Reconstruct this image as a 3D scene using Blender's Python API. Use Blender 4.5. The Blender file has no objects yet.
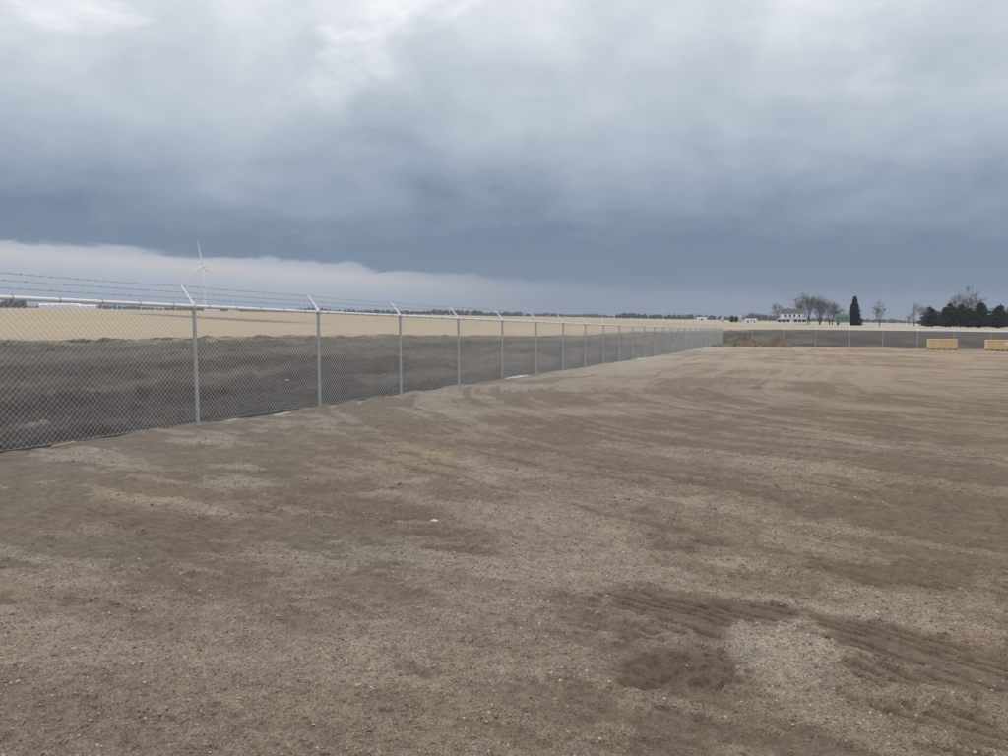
import bpy, bmesh, math, random
import numpy as np
from mathutils import Matrix, Vector

R = math.radians
scene = bpy.context.scene
col = scene.collection

# ------------------------------------------------------------------ camera
EYE = 1.516
cam_d = bpy.data.cameras.new('camera')
cam_d.sensor_width = 36.0
cam_d.lens = 28.07
cam_d.clip_start = 0.05
cam_d.clip_end = 20000
cam = bpy.data.objects.new('camera', cam_d)
col.objects.link(cam)
cam.location = (0, 0, EYE)
cam.rotation_euler = (R(90 - 4.56), 0, 0)
scene.camera = cam

# ------------------------------------------------------------------ world: overcast with a storm-cloud deck
SUN_EL, SUN_AZ = 52.0, -40.0      # degrees; azimuth from +Y, negative = left
world = bpy.data.worlds.new('World')
scene.world = world
world.use_nodes = True
nt = world.node_tree
nt.nodes.clear()


class NT:
    """tiny node-tree helper"""
    def __init__(self, tree):
        self.t = tree

    def n(self, typ, **kw):
        nd = self.t.nodes.new(typ)
        for k, v in kw.items():
            setattr(nd, k, v)
        return nd

    def link(self, a, b):
        self.t.links.new(a, b)

    def val(self, sock, v):
        if isinstance(v, bpy.types.NodeSocket):
            self.link(v, sock)
        else:
            sock.default_value = v

    def math(self, op, a, b=0.0, c=None, clamp=False):
        nd = self.n('ShaderNodeMath', operation=op, use_clamp=clamp)
        self.val(nd.inputs[0], a)
        self.val(nd.inputs[1], b)
        if c is not None:
            self.val(nd.inputs[2], c)
        return nd.outputs[0]

    def noise(self, vec, scale, detail=4.0, rough=0.55, dist=0.0):
        nd = self.n('ShaderNodeTexNoise')
        if vec is not None:
            self.link(vec, nd.inputs['Vector'])
        nd.inputs['Scale'].default_value = scale
        nd.inputs['Detail'].default_value = detail
        nd.inputs['Roughness'].default_value = rough
        nd.inputs['Distortion'].default_value = dist
        return nd

    def ramp(self, fac, stops, interp='LINEAR'):
        nd = self.n('ShaderNodeValToRGB')
        cr = nd.color_ramp
        cr.interpolation = interp
        while len(cr.elements) < len(stops):
            cr.elements.new(0.5)
        for e, (p, c) in zip(cr.elements, stops):
            e.position = p
            e.color = (c[0], c[1], c[2], 1) if len(c) == 3 else c
        self.link(fac, nd.inputs[0])
        return nd.outputs[0]

    def maprange(self, v, a, b, c=0.0, d=1.0, smooth=False):
        nd = self.n('ShaderNodeMapRange')
        if smooth:
            nd.interpolation_type = 'SMOOTHSTEP'
        self.val(nd.inputs[0], v)
        for i, q in enumerate((a, b, c, d)):
            nd.inputs[i + 1].default_value = q
        return nd.outputs[0]

    def mix(self, fac, a, b, blend='MIX'):
        nd = self.n('ShaderNodeMix', data_type='RGBA', blend_type=blend)
        self.val(nd.inputs[0], fac)
        for s, v in ((nd.inputs[6], a), (nd.inputs[7], b)):
            if isinstance(v, bpy.types.NodeSocket):
                self.link(v, s)
            else:
                s.default_value = (v[0], v[1], v[2], 1)
        return nd.outputs[2]


w = NT(nt)
tc = w.n('ShaderNodeTexCoord')
sep = w.n('ShaderNodeSeparateXYZ')
w.link(tc.outputs['Generated'], sep.inputs[0])
dx, dy, dz = sep.outputs
hl = w.math('SQRT', w.math('ADD', w.math('MULTIPLY', dx, dx), w.math('MULTIPLY', dy, dy)))
tan_el = w.math('DIVIDE', dz, w.math('MAXIMUM', hl, 0.01))
zc = w.math('ADD', w.math('MAXIMUM', dz, 0.0), 0.26)
comb = w.n('ShaderNodeCombineXYZ')
w.link(w.math('DIVIDE', dx, zc), comb.inputs[0])
w.link(w.math('DIVIDE', dy, zc), comb.inputs[1])
comb.inputs[2].default_value = 3.7
deck = comb.outputs[0]
big = w.noise(deck, 0.95, 4.0, 0.5, 0.3).outputs[0]
mid = w.noise(deck, 2.6, 8.0, 0.60, 0.5).outputs[0]
dirv = w.noise(tc.outputs['Generated'], 6.0, 8.0, 0.60, 0.4).outputs[0]
# position on the deck ramp = elevation pushed about by the billows
nz = w.math('ADD', w.math('MULTIPLY', w.math('SUBTRACT', big, 0.44), 0.22),
            w.math('ADD', w.math('MULTIPLY', w.math('SUBTRACT', mid, 0.5), 0.20),
                   w.math('MULTIPLY', w.math('SUBTRACT', dirv, 0.5), 0.18)))
amp = w.maprange(dz, 0.02, 0.26, 0.12, 1.0)
fac = w.math('ADD', w.math('MAXIMUM', dz, 0.0), w.math('MULTIPLY', nz, amp))
deckcol = w.ramp(fac, [
    (0.000, (0.200, 0.250, 0.345)),
    (0.030, (0.152, 0.212, 0.312)),
    (0.090, (0.160, 0.228, 0.332)),
    (0.130, (0.250, 0.325, 0.425)),
    (0.195, (0.392, 0.462, 0.555)),
    (0.260, (0.505, 0.568, 0.645)),
    (0.330, (0.620, 0.672, 0.735)),
    (0.420, (0.820, 0.850, 0.900)),
    (0.560, (0.980, 0.985, 1.000)),
    (1.000, (1.180, 1.180, 1.190))])
# bright breaks where the deck is thin
shift = w.n('ShaderNodeVectorMath', operation='ADD')
w.link(deck, shift.inputs[0])
shift.inputs[1].default_value = (0.42, 0.0, 0.0)
brk = w.noise(shift.outputs[0], 1.9, 7.0, 0.58, 0.3).outputs[0]
brk = w.math('MULTIPLY', w.maprange(brk, 0.53, 0.70, 0.0, 1.0, True), w.maprange(dz, 0.20, 0.36, 0.0, 1.0, True))
deckcol = w.mix(brk, deckcol, (1.02, 1.03, 1.06))
# fine texture inside the deck
fine = w.noise(deck, 4.5, 5.0, 0.55, 0.8).outputs[0]
shade = w.maprange(fine, 0.3, 0.7, 0.97, 1.03)
deckcol = w.mix(1.0, deckcol, shade, 'MULTIPLY')
# edge of the deck: a straight line far off to the left, seen in perspective
ed_n = w.n('ShaderNodeMapping')
ed_n.inputs['Scale'].default_value = (9.0, 9.0, 30.0)
w.link(tc.outputs['Generated'], ed_n.inputs[0])
edn = w.noise(ed_n.outputs[0], 1.0, 9.0, 0.62, 0.5).outputs[0]
edge = w.math('ADD', w.math('MULTIPLY', dy, 0.050), w.math('MULTIPLY', dx, -0.078))
edge = w.math('DIVIDE', edge, w.math('MAXIMUM', hl, 0.01))
over = w.math('ADD', w.math('SUBTRACT', tan_el, edge), w.math('MULTIPLY', w.math('SUBTRACT', edn, 0.5), 0.048))
under = w.maprange(over, 0.002, -0.006, 0.0, 1.0, True)
pale = w.ramp(w.math('ADD', w.math('MULTIPLY', over, -9.0), w.math('MULTIPLY', w.math('SUBTRACT', edn, 0.5), 0.5)), [
    (0.00, (0.330, 0.390, 0.505)),
    (0.16, (0.545, 0.535, 0.570)),
    (0.34, (0.360, 0.415, 0.530)),
    (0.55, (0.240, 0.310, 0.440)),
    (1.00, (0.215, 0.285, 0.420))])
# a little thin clear sky glows through the pale belt
sky = w.n('ShaderNodeTexSky', sky_type='NISHITA')
sky.sun_disc = False
sky.sun_elevation = R(SUN_EL)
sky.sun_rotation = R(SUN_AZ)
sky.air_density = 1.0
skyc = w.mix(1.0, sky.outputs[0], (0.10, 0.10, 0.10), 'MULTIPLY')
pale = w.mix(0.10, pale, skyc)
az = w.math('DIVIDE', dx, w.math('MAXIMUM', hl, 0.01))
under = w.math('MULTIPLY', under, w.maprange(az, -0.26, 0.14, 1.0, 0.10, True))
final = w.mix(under, deckcol, pale)
bg = w.n('ShaderNodeBackground')
w.link(final, bg.inputs[0])
bg.inputs[1].default_value = 1.0
out = w.n('ShaderNodeOutputWorld')
w.link(bg.outputs[0], out.inputs[0])

# ------------------------------------------------------------------ sun behind cloud
sun_d = bpy.data.lights.new('sun', 'SUN')
sun_d.energy = 0.9
sun_d.angle = R(30)
sun_d.color = (1.0, 0.965, 0.92)
sun = bpy.data.objects.new('sun', sun_d)
col.objects.link(sun)
sd = Vector((math.sin(R(SUN_AZ)) * math.cos(R(SUN_EL)), math.cos(R(SUN_AZ)) * math.cos(R(SUN_EL)), math.sin(R(SUN_EL))))
sun.rotation_euler = sd.to_track_quat('Z', 'Y').to_euler()
sun.location = (0, 0, 60)

vs = scene.view_settings
vs.view_transform = 'Standard'
vs.look = 'None'
vs.exposure = 0.0
vs.gamma = 1.0
vs.use_curve_mapping = False
scene.cycles.use_denoising = True
scene.cycles.denoiser = 'OPENIMAGEDENOISE'
scene.cycles.denoising_input_passes = 'RGB_ALBEDO_NORMAL'
scene.cycles.max_bounces = 5
scene.cycles.diffuse_bounces = 3
scene.cycles.volume_bounces = 0
scene.cycles.transparent_max_bounces = 8


# ------------------------------------------------------------------ numpy noise
def _hash(ix, iy, seed):
    h = (ix.astype(np.int64) * 374761393 + iy.astype(np.int64) * 668265263 + seed * 1442695041) & 0xFFFFFFFF
    h = ((h ^ (h >> 13)) * 1274126177) & 0xFFFFFFFF
    h = (h ^ (h >> 16)) & 0xFFFFFFFF
    return h / 4294967295.0


def vnoise(x, y, seed=0):
    ix, iy = np.floor(x), np.floor(y)
    fx, fy = x - ix, y - iy
    fx = fx * fx * fx * (fx * (fx * 6 - 15) + 10)
    fy = fy * fy * fy * (fy * (fy * 6 - 15) + 10)
    a, b = _hash(ix, iy, seed), _hash(ix + 1, iy, seed)
    c, d = _hash(ix, iy + 1, seed), _hash(ix + 1, iy + 1, seed)
    return (a + (b - a) * fx) * (1 - fy) + (c + (d - c) * fx) * fy


def fbm(x, y, seed=0, octv=4, gain=0.5):
    s, a, t = 0.0, 1.0, 0.0
    for o in range(octv):
        s = s + a * vnoise(x, y, seed + o * 17)
        t += a
        a *= gain
        x, y = 1.62 * x + 1.18 * y + 3.1, -1.18 * x + 1.62 * y + 7.7
    return s / t            # about 0.5 mean


def sstep(a, b, v):
    t = np.clip((v - a) / (b - a), 0, 1)
    return t * t * (3 - 2 * t)


# ------------------------------------------------------------------ layout of the place
FA = R(20.95)
T = np.array([math.sin(FA), math.cos(FA)])      # along the long fence, away from the viewer
U = np.array([math.cos(FA), -math.sin(FA)])     # square to it, into the lot
P0 = np.array([-4.63, 11.8])                    # first post in view
D = 3.2                                         # post spacing
NL = 25                                         # corner post index
CORNER = P0 + T * D * NL
S_CORNER = D * NL


def fence_su(x, y):
    return (x - P0[0]) * T[0] + (y - P0[1]) * T[1], (x - P0[0]) * U[0] + (y - P0[1]) * U[1]


def lot_plane(x, y):
    b = np.clip((y - 6) / 82.0, 0, 1)
    return -(0.01265 * x + 0.0161 * y) - 0.085 * np.sin(np.pi * b)


def field_plane(x, y):
    return EYE - 2.55 - 0.0175 * x


LOT_S0, LOT_U1 = -70.0, 130.0                   # the lot goes on behind and to the right


def lot_dist(x, y):
    """distance outside the lot rectangle, 0 inside"""
    s, u = fence_su(x, y)
    ds = np.maximum(np.maximum(s - S_CORNER, LOT_S0 - s), 0)
    du = np.maximum(np.maximum(-u, u - LOT_U1), 0)
    return np.hypot(ds, du)


EDGE = np.array([(-160, -60), (-60, 35), (-37, 58), (-32.5, 63), (-27.7, 71.6), (-18.5, 81), (-12, 93), (1, 100), (15, 121),
                 (34.5, 154), (46.6, 168), (69, 211), (109, 247), (169, 264), (260, 272), (420, 250), (500, -60)], float)


def poly_sd(x, y, pts):
    """signed distance to a polygon, negative inside"""
    n = len(pts)
    d = np.full(np.shape(x), 1e18)
    inside = np.zeros(np.shape(x), bool)
    for i in range(n):
        ax, ay = pts[i]
        bx, by = pts[(i + 1) % n]
        ex, ey = bx - ax, by - ay
        wx, wy = x - ax, y - ay
        t = np.clip((wx * ex + wy * ey) / (ex * ex + ey * ey + 1e-12), 0, 1)
        d = np.minimum(d, (wx - ex * t) ** 2 + (wy - ey * t) ** 2)
        c = ((ay <= y) & (by > y)) | ((by <= y) & (ay > y))
        with np.errstate(divide='ignore', invalid='ignore'):
            xi = ax + (y - ay) / (by - ay if by != ay else 1e-9) * ex
        inside ^= c & (x < xi)
    d = np.sqrt(d)
    return np.where(inside, -d, d)


def dirt_sd(x, y):
    """signed distance to the stripped-earth area beyond the fences, negative inside"""
    return poly_sd(x, y, EDGE) + (fbm(x * 0.09, y * 0.09, 5, 4) - 0.5) * 7.0 + (fbm(x * 0.5, y * 0.5, 6, 4, 0.65) - 0.5) * 5.0


def ground_base(x, y):
    f = field_plane(x, y)
    d = lot_dist(x, y)
    l = lot_plane(x, y) - 0.34
    # the swale hugging the pad
    return f + (l - f) * np.exp(-np.minimum(d / 14.0, 40)) - 0.16 * np.exp(-((d - 6.5) / 2.2) ** 2)


def ground_h(x, y):
    x = np.asarray(x, float)
    y = np.asarray(y, float)
    h = ground_base(x, y)
    sd = dirt_sd(x, y)
    r = np.hypot(x, y)
    m = sstep(1.0, -3.0, sd)
    d = lot_dist(x, y)
    out_ = sstep(0.0, 1.0, d)
    near = sstep(170, 40, r)
    s, u = fence_su(x, y)
    clod = (fbm(x * 0.5, y * 0.5, 21, 4, 0.6) - 0.5) * 0.55 + (fbm(x * 1.5, y * 1.5, 22, 4, 0.7) - 0.5) * 0.48
    ruts = (fbm(u * 1.1 + 0.6 * fbm(s * 0.1, u * 0.1, 9), s * 0.05, 23, 3) - 0.5) * 0.30
    h = h + m * out_ * near * (clod + ruts)
    # the low ragged bank where the stripping stopped
    h = h + np.exp(-((sd + 0.5) / 1.6) ** 2) * out_ * (0.06 + 0.75 * np.maximum(fbm(x * 0.6, y * 0.6, 31, 4, 0.65) - 0.46, 0)) * sstep(260, 120, r)
    h = h + (1 - m) * (fbm(x * 0.02, y * 0.02, 33, 3) - 0.5) * 0.25 * sstep(20, 90, r)
    return h


# main patches on the lot, outlines in metres on the ground
PATCH = {
 'mud': [
  ([(0.59, 4.47), (0.81, 4.55), (1.13, 4.4), (1.45, 4.33), (1.56, 4.22), (1.46, 4.08), (1.24, 3.99), (1.09, 3.84), (0.96, 3.94), (0.73, 4.12)], 1.0),
  ([(1.6, 4.15), (1.89, 4.07), (2.15, 3.86), (2.41, 3.64), (3.1, 3.3), (2.29, 3.24), (1.9, 3.23), (1.69, 3.51), (1.59, 3.86)], 0.95),
  ([(0.56, 3.55), (0.97, 3.78), (1.13, 3.69), (1.15, 3.43), (0.91, 3.28), (0.62, 3.2), (0.48, 3.29)], 1.25),
  ([(-2.78, 5.24), (-2.72, 5.61), (-2.43, 6.18), (-2.01, 6.1), (-1.95, 5.71), (-2.27, 5.39)], 0.95),
  ([(-2.23, 7.13), (-1.71, 7.64), (-1.29, 7.77), (-1.12, 7.29), (-1.52, 6.75), (-1.83, 6.61)], 0.8),
  ([(-4.11, 6.3), (-3.73, 6.51), (-3.13, 6.66), (-2.91, 6.37), (-3.38, 5.88), (-3.64, 5.57)], 0.6),
  ([(-1.03, 4.99), (-0.89, 5.09), (-0.7, 4.96), (-0.77, 4.79), (-0.97, 4.82)], 0.95),
  ([(-1.18, 7.38), (-0.63, 7.61), (-0.04, 7.17), (0.14, 6.65), (-0.56, 6.8)], 0.6),
  ([(-0.48, 3.52), (-0.34, 3.54), (-0.31, 3.47), (-0.42, 3.44)], 0.9),
  ([(0.76, 10.63), (1.65, 9.43), (2.8, 8.5), (2.44, 8.01), (1.49, 8.53), (0.67, 9.35)], 0.55),
  ([(3.13, 6.44), (3.47, 6.29), (3.73, 6.04), (3.46, 5.85), (3.09, 6.01)], 0.75),
  ([(-1.56, 6.95), (-1.1, 6.89), (-0.89, 6.59), (-1.38, 6.52)], 0.7)],
 'pale': [
  ([(1.09, 3.85), (1.35, 4.02), (1.58, 4.15), (1.61, 3.87), (1.54, 3.58), (1.28, 3.29), (1.14, 3.33), (1.15, 3.63)], 1.0),
  ([(1.17, 4.58), (1.69, 4.37), (2.05, 4.16), (2.22, 3.94), (2.15, 3.83), (1.97, 4.01), (1.64, 4.24), (1.33, 4.32)], 0.9),
  ([(-0.54, 7.72), (0.5, 6.86), (1.01, 5.71), (0.99, 4.86), (0.57, 4.56), (0.1, 5.04), (-0.35, 6.09)], 0.6),
  ([(-0.82, 3.69), (-0.62, 3.82), (-0.31, 3.64), (-0.33, 3.35), (-0.65, 3.41)], 0.6)],
 'grey': [
  ([(-3.43, 5.24), (-3.17, 5.51), (-2.29, 5.29), (-2.21, 4.94), (-2.81, 4.87), (-3.21, 4.9)], 0.8),
  ([(-1.55, 5.45), (-1.33, 5.89), (-0.72, 5.36), (-0.73, 4.9), (-1.18, 4.94)], 0.8)],
 'ochre': [
  ([(-3.53, 7.09), (-3.35, 7.34), (-2.89, 7.13), (-2.84, 6.79), (-3.23, 6.69)], 0.9),
  ([(-1.58, 9.18), (-1.06, 9.84), (-0.66, 9.48), (-0.68, 8.26), (-1.22, 8.34)], 0.6)],
 'red': [
  ([(0.9, 5.07), (1.97, 5.12), (2.84, 4.38), (2.46, 3.79), (1.96, 4.35), (1.17, 4.58)], 0.7),
  ([(0.83, 3.21), (1.34, 3.22), (1.28, 2.89), (0.92, 2.69), (0.71, 2.87)], 0.7)],
}


def lot_fields(x, y):
    """mud, pale, grey, ochre, red weights on the lot (0..1)"""
    s, u = fence_su(x, y)
    r = np.hypot(x, y)
    wx = x + (fbm(x * 3.1, y * 3.1, 51, 4, 0.6) - 0.5) * 0.46 + (fbm(x * 13, y * 13, 57, 4, 0.7) - 0.5) * 0.17
    wy = y + (fbm(x * 3.1, y * 3.1, 52, 4, 0.6) - 0.5) * 0.46 + (fbm(x * 13, y * 13, 58, 4, 0.7) - 0.5) * 0.17
    f = {}
    near = r < 14
    for k, lst in PATCH.items():
        a = np.zeros_like(x)
        for pts, wgt in lst:
            sd = np.full_like(x, 9.0)
            sd[near] = poly_sd(wx[near], wy[near], pts)
            soft = 0.13 if k in ('mud', 'pale') else 0.34
            a = np.maximum(a, wgt * sstep(soft, -soft * 0.6, sd))
        f[k] = a
    # grading and wheel streaks: long across the lot, some along the fence
    wig = 1.4 * (fbm(s * 0.12, u * 0.12, 61, 3) - 0.5)
    st1 = fbm(u * 0.27 + 2, (s + wig * 2.5 + 0.2 * u) * 0.42, 62, 5, 0.62)
    st2 = fbm(u * 0.55 + wig * 0.8, s * 0.07, 63, 5, 0.6)
    blob = fbm(x * 0.33, y * 0.33, 64, 5, 0.58)
    fine = fbm(x * 1.3, y * 1.3, 65, 4, 0.6)
    wf = sstep(9.0, 1.5, u) * 0.75
    st = st1 * (1 - wf) + st2 * wf
    streak = fbm(u * 0.75 + 5, (s + wig * 1.5 + 0.15 * u) * 2.4, 68, 4, 0.65)
    # the way vehicles swing: down along the fence, then round to the right across the front
    qa, qb = np.maximum(14.8 - u, 0), np.maximum(13.3 - s, 0)
    rho = np.hypot(qa, qb) + 0.9 * (fbm(s * 0.16, u * 0.16, 41, 3) - 0.5)
    phi = np.arctan2(qb, qa + 1e-6) * 17 + np.maximum(u - 14.8, 0) - np.maximum(s - 13.3, 0)
    onp = sstep(1.0, 4.0, np.hypot(qa, qb)) * sstep(19.8, 17.2, rho)
    track = 0.45 * fbm(rho * 1.5, phi * 0.10, 42, 4, 0.6) + 0.55 * fbm(rho * 4.2, phi * 0.12 + 4, 43, 4, 0.6)
    streak = streak * (1 - onp) + track * onp
    big_ = fbm(u * 0.16 + 3, s * 0.11 + 8, 69, 4, 0.6)
    a = 0.5 + 1.3 * (0.16 * st + 0.20 * blob + 0.12 * fine + 0.34 * streak + 0.18 * big_ - 0.5)
    a = a + 0.09 * (fbm(x * 7, y * 7, 44, 4, 0.7) - 0.5) * sstep(24, 12, r)
    rut = (track - 0.5) * onp
    gm = sstep(0.510, 0.562, a) * (0.85 - 0.25 * sstep(12, 30, r))
    gp = sstep(0.497, 0.440, a) * (0.66 - 0.22 * sstep(9, 22, r))
    st3 = fbm(u * 0.10 + 11, s * 0.33 + wig, 66, 5, 0.6)
    gr = sstep(0.50, 0.66, 0.6 * st3 + 0.4 * fbm(x * 0.25 + 9, y * 0.25, 67, 4))
    quiet = sstep(5.5, 3.5, r) * 0.45 * sstep(0.8, -0.4, x)
    f['mud'] = np.maximum(f['mud'], gm * (1 - f['pale']) * (1 - quiet))
    f['pale'] = np.maximum(f['pale'] * (1 - f['mud']), gp * (1 - f['mud']) * (1 - quiet))
    gran = (fbm(x * 19, y * 19, 45, 3, 0.7) - 0.5) * 1.1 * sstep(16, 7, r)
    wet_ = f['mud']
    f['mud'] = np.where(wet_ > 0.02, wet_ * sstep(0.22, 0.60, np.minimum(wet_, 1) + gran), 0)
    f['rut'] = rut
    f['red'] = np.maximum(f['red'], gr * 0.75) * (1 - 0.5 * f['pale'])
    return f


def lot_h(x, y, f=None):
    x = np.asarray(x, float)
    y = np.asarray(y, float)
    if f is None:
        f = lot_fields(np.atleast_1d(x).astype(float), np.atleast_1d(y).astype(float))
    r = np.hypot(x, y)
    h = lot_plane(x, y)
    h = h + (fbm(x * 0.35, y * 0.35, 71, 4) - 0.5) * 0.05
    h = h + (fbm(x * 1.9, y * 1.9, 72, 4, 0.55) - 0.5) * 0.045
    h = h + 0.10 * f['rut'] * sstep(45, 20, r)
    h = h - 0.014 * np.minimum(f['mud'], 1) * sstep(14, 8, r)
    h = h + sstep(0.95, 1.15, f['mud']) * (fbm(x * 6, y * 6, 78, 4, 0.65) - 0.5) * 0.11
    rough = 1 - 0.3 * np.minimum(f['mud'], 1)
    h = h + (fbm(x * 9, y * 9, 73, 3, 0.6) - 0.5) * 0.020 * rough
    h = h + (fbm(x * 34, y * 34, 74, 3, 0.7) - 0.5) * 0.013 * rough * sstep(14, 6, r)
    # tyre treads pressed into the mud: narrow grooves
    tr = sstep(6.5, 5.2, r) * np.minimum(f['mud'], 1) * sstep(0.25, 0.6, x) * np.maximum(sstep(3.72, 3.9, y), sstep(1.25, 1.45, x))
    tr = np.maximum(tr, 0.35 * sstep(11, 8, r) * np.minimum(f['mud'], 1))
    ang = np.where(x > 1.58, -0.93, -0.70) + 0.10 * (fbm(x * 0.8, y * 0.8, 75, 2) - 0.5)
    c = -x * np.sin(ang) + y * np.cos(ang)
    along = x * np.cos(ang) + y * np.sin(ang)
    ph = ((c + 0.03 * (fbm(along * 2.5, c * 4, 76, 3) - 0.5)) / 0.088) % 1.0
    groove = np.exp(-((ph - 0.5) / 0.16) ** 2)
    h = h - tr * 0.042 * groove * sstep(0.34, 0.48, fbm(along * 2.6, c * 12, 77, 3))
    return h


# ------------------------------------------------------------------ materials
MATS = {}


def mat(name, base, rough=0.8, metallic=0.0, var=0.0, scale=6.0, bump=0.0, bscale=20.0, spec=0.4, detail=4.0):
    m = bpy.data.materials.new(name)
    m.use_nodes = True
    t = NT(m.node_tree)
    b = m.node_tree.nodes['Principled BSDF']
    b.inputs['Roughness'].default_value = rough
    b.inputs['Metallic'].default_value = metallic
    b.inputs['Specular IOR Level'].default_value = spec
    tcn = t.n('ShaderNodeTexCoord')
    if var > 0:
        nz_ = t.noise(tcn.outputs['Object'], scale, detail, 0.6).outputs[0]
        v = t.maprange(nz_, 0.25, 0.75, 1 - var, 1 + var)
        t.link(t.mix(1.0, base, v, 'MULTIPLY'), b.inputs['Base Color'])
    else:
        b.inputs['Base Color'].default_value = (*base, 1)
    if bump > 0:
        nz_ = t.noise(tcn.outputs['Object'], bscale, 5.0, 0.6).outputs[0]
        bm_ = t.n('ShaderNodeBump')
        bm_.inputs['Strength'].default_value = 0.8
        bm_.inputs['Distance'].default_value = bump
        t.link(nz_, bm_.inputs['Height'])
        t.link(bm_.outputs[0], b.inputs['Normal'])
    MATS[name] = m
    return m


def gravel_material():
    m = bpy.data.materials.new('lot_gravel')
    m.use_nodes = True
    t = NT(m.node_tree)
    b = m.node_tree.nodes['Principled BSDF']
    tcn = t.n('ShaderNodeTexCoord')
    oc = tcn.outputs['Object']
    at = t.n('ShaderNodeAttribute', attribute_name='tint')
    mu = t.n('ShaderNodeAttribute', attribute_name='mud')
    vo = t.n('ShaderNodeTexVoronoi', feature='F1')
    vo.inputs['Scale'].default_value = 250
    t.link(oc, vo.inputs['Vector'])
    vo2 = t.n('ShaderNodeTexVoronoi', feature='F1')
    vo2.inputs['Scale'].default_value = 120
    t.link(oc, vo2.inputs['Vector'])
    s1 = t.n('ShaderNodeSeparateColor')
    t.link(vo.outputs['Color'], s1.inputs[0])
    s2 = t.n('ShaderNodeSeparateColor')
    t.link(vo2.outputs['Color'], s2.inputs[0])
    nn = t.noise(oc, 16, 5, 0.65).outputs[0]
    nb = t.noise(oc, 160, 3, 0.7).outputs[0]
    # stones: bright and dark cells; the mud has far fewer of them
    clean = t.math('SUBTRACT', 1.0, t.math('MULTIPLY', mu.outputs['Fac'], 0.45), clamp=True)
    g1 = t.maprange(s1.outputs[0], 0.0, 1.0, -0.46, 0.46)
    g2 = t.maprange(s2.outputs[1], 0.0, 1.0, -0.26, 0.28)
    g = t.math('MULTIPLY', t.math('ADD', g1, g2), clean)
    nm = t.noise(oc, 4.5, 6, 0.7).outputs[0]
    g = t.math('ADD', g, t.maprange(nm, 0.25, 0.75, -0.20, 0.20))
    g = t.math('ADD', g, t.maprange(nn, 0.25, 0.75, -0.30, 0.30))
    g = t.math('ADD', g, t.maprange(nb, 0.25, 0.75, -0.22, 0.22))
    g = t.math('MAXIMUM', t.math('ADD', 1.0, g), 0.25)
    c = t.mix(1.0, at.outputs['Color'], g, 'MULTIPLY')
    # some stones are pink granite, some buff
    hue = t.ramp(s1.outputs[2], [(0.0, (1.0, 1.0, 1.0)), (0.62, (1.0, 1.0, 1.0)), (0.75, (1.10, 0.98, 0.93)), (0.9, (1.08, 1.02, 0.86)), (1.0, (0.92, 1.0, 1.06))])
    c = t.mix(clean, c, t.mix(1.0, c, hue, 'MULTIPLY'))
    t.link(c, b.inputs['Base Color'])
    b.inputs['Roughness'].default_value = 0.9
    b.inputs['Specular IOR Level'].default_value = 0.25
    hgt = t.math('ADD', t.math('MULTIPLY', t.math('MULTIPLY', vo.outputs['Distance'], -0.9), clean), t.math('MULTIPLY', nb, 0.5))
    hgt = t.math('ADD', hgt, t.math('MULTIPLY', t.math('MULTIPLY', vo2.outputs['Distance'], -1.2), clean))
    bp_ = t.n('ShaderNodeBump')
    bp_.inputs['Strength'].default_value = 0.9
    bp_.inputs['Distance'].default_value = 0.006
    t.link(hgt, bp_.inputs['Height'])
    t.link(bp_.outputs[0], b.inputs['Normal'])
    return m


def land_material():
    m = bpy.data.materials.new('land')
    m.use_nodes = True
    t = NT(m.node_tree)
    b = m.node_tree.nodes['Principled BSDF']
    tcn = t.n('ShaderNodeTexCoord')
    oc = tcn.outputs['Object']
    at = t.n('ShaderNodeAttribute', attribute_name='tint')
    we = t.n('ShaderNodeAttribute', attribute_name='wet')
    n1 = t.noise(oc, 5.0, 6, 0.7).outputs[0]
    n2 = t.noise(oc, 0.7, 6, 0.65).outputs[0]
    n3 = t.noise(oc, 0.06, 4, 0.6).outputs[0]
    g = t.math('ADD', t.maprange(n1, 0.25, 0.75, -0.45, 0.45), t.maprange(n2, 0.25, 0.75, -0.40, 0.40))
    g = t.math('ADD', g, t.maprange(n3, 0.25, 0.75, -0.10, 0.10))
    ea = t.n('ShaderNodeAttribute', attribute_name='earth')
    g = t.math('ADD', 1.0, t.math('MULTIPLY', g, t.maprange(ea.outputs['Fac'], 0.0, 1.0, 0.30, 1.0)))
    t.link(t.mix(1.0, at.outputs['Color'], g, 'MULTIPLY'), b.inputs['Base Color'])
    t.link(t.maprange(we.outputs['Fac'], 0.0, 1.0, 0.92, 0.34), b.inputs['Roughness'])
    b.inputs['Specular IOR Level'].default_value = 0.3
    bp_ = t.n('ShaderNodeBump')
    bp_.inputs['Strength'].default_value = 0.8
    bp_.inputs['Distance'].default_value = 0.06
    t.link(n1, bp_.inputs['Height'])
    t.link(bp_.outputs[0], b.inputs['Normal'])
    return m


# ------------------------------------------------------------------ object helpers
def tag(o, label=None, cat=None, group=None, kind=None):
    if label:
        o['label'] = label
    if cat:
        o['category'] = cat
    if group:
        o['group'] = group
    if kind:
        o['kind'] = kind
    return o


def link(name, data, parent=None, loc=None, rot=None):
    o = bpy.data.objects.new(name, data)
    col.objects.link(o)
    if parent is not None:
        o.parent = parent
    if loc is not None:
        o.location = loc
    if rot is not None:
        o.rotation_euler = rot
    return o


def empty(name, loc, rz=0.0):
    o = link(name, None, None, loc, (0, 0, rz))
    o.empty_display_size = 0.3
    return o


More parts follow.
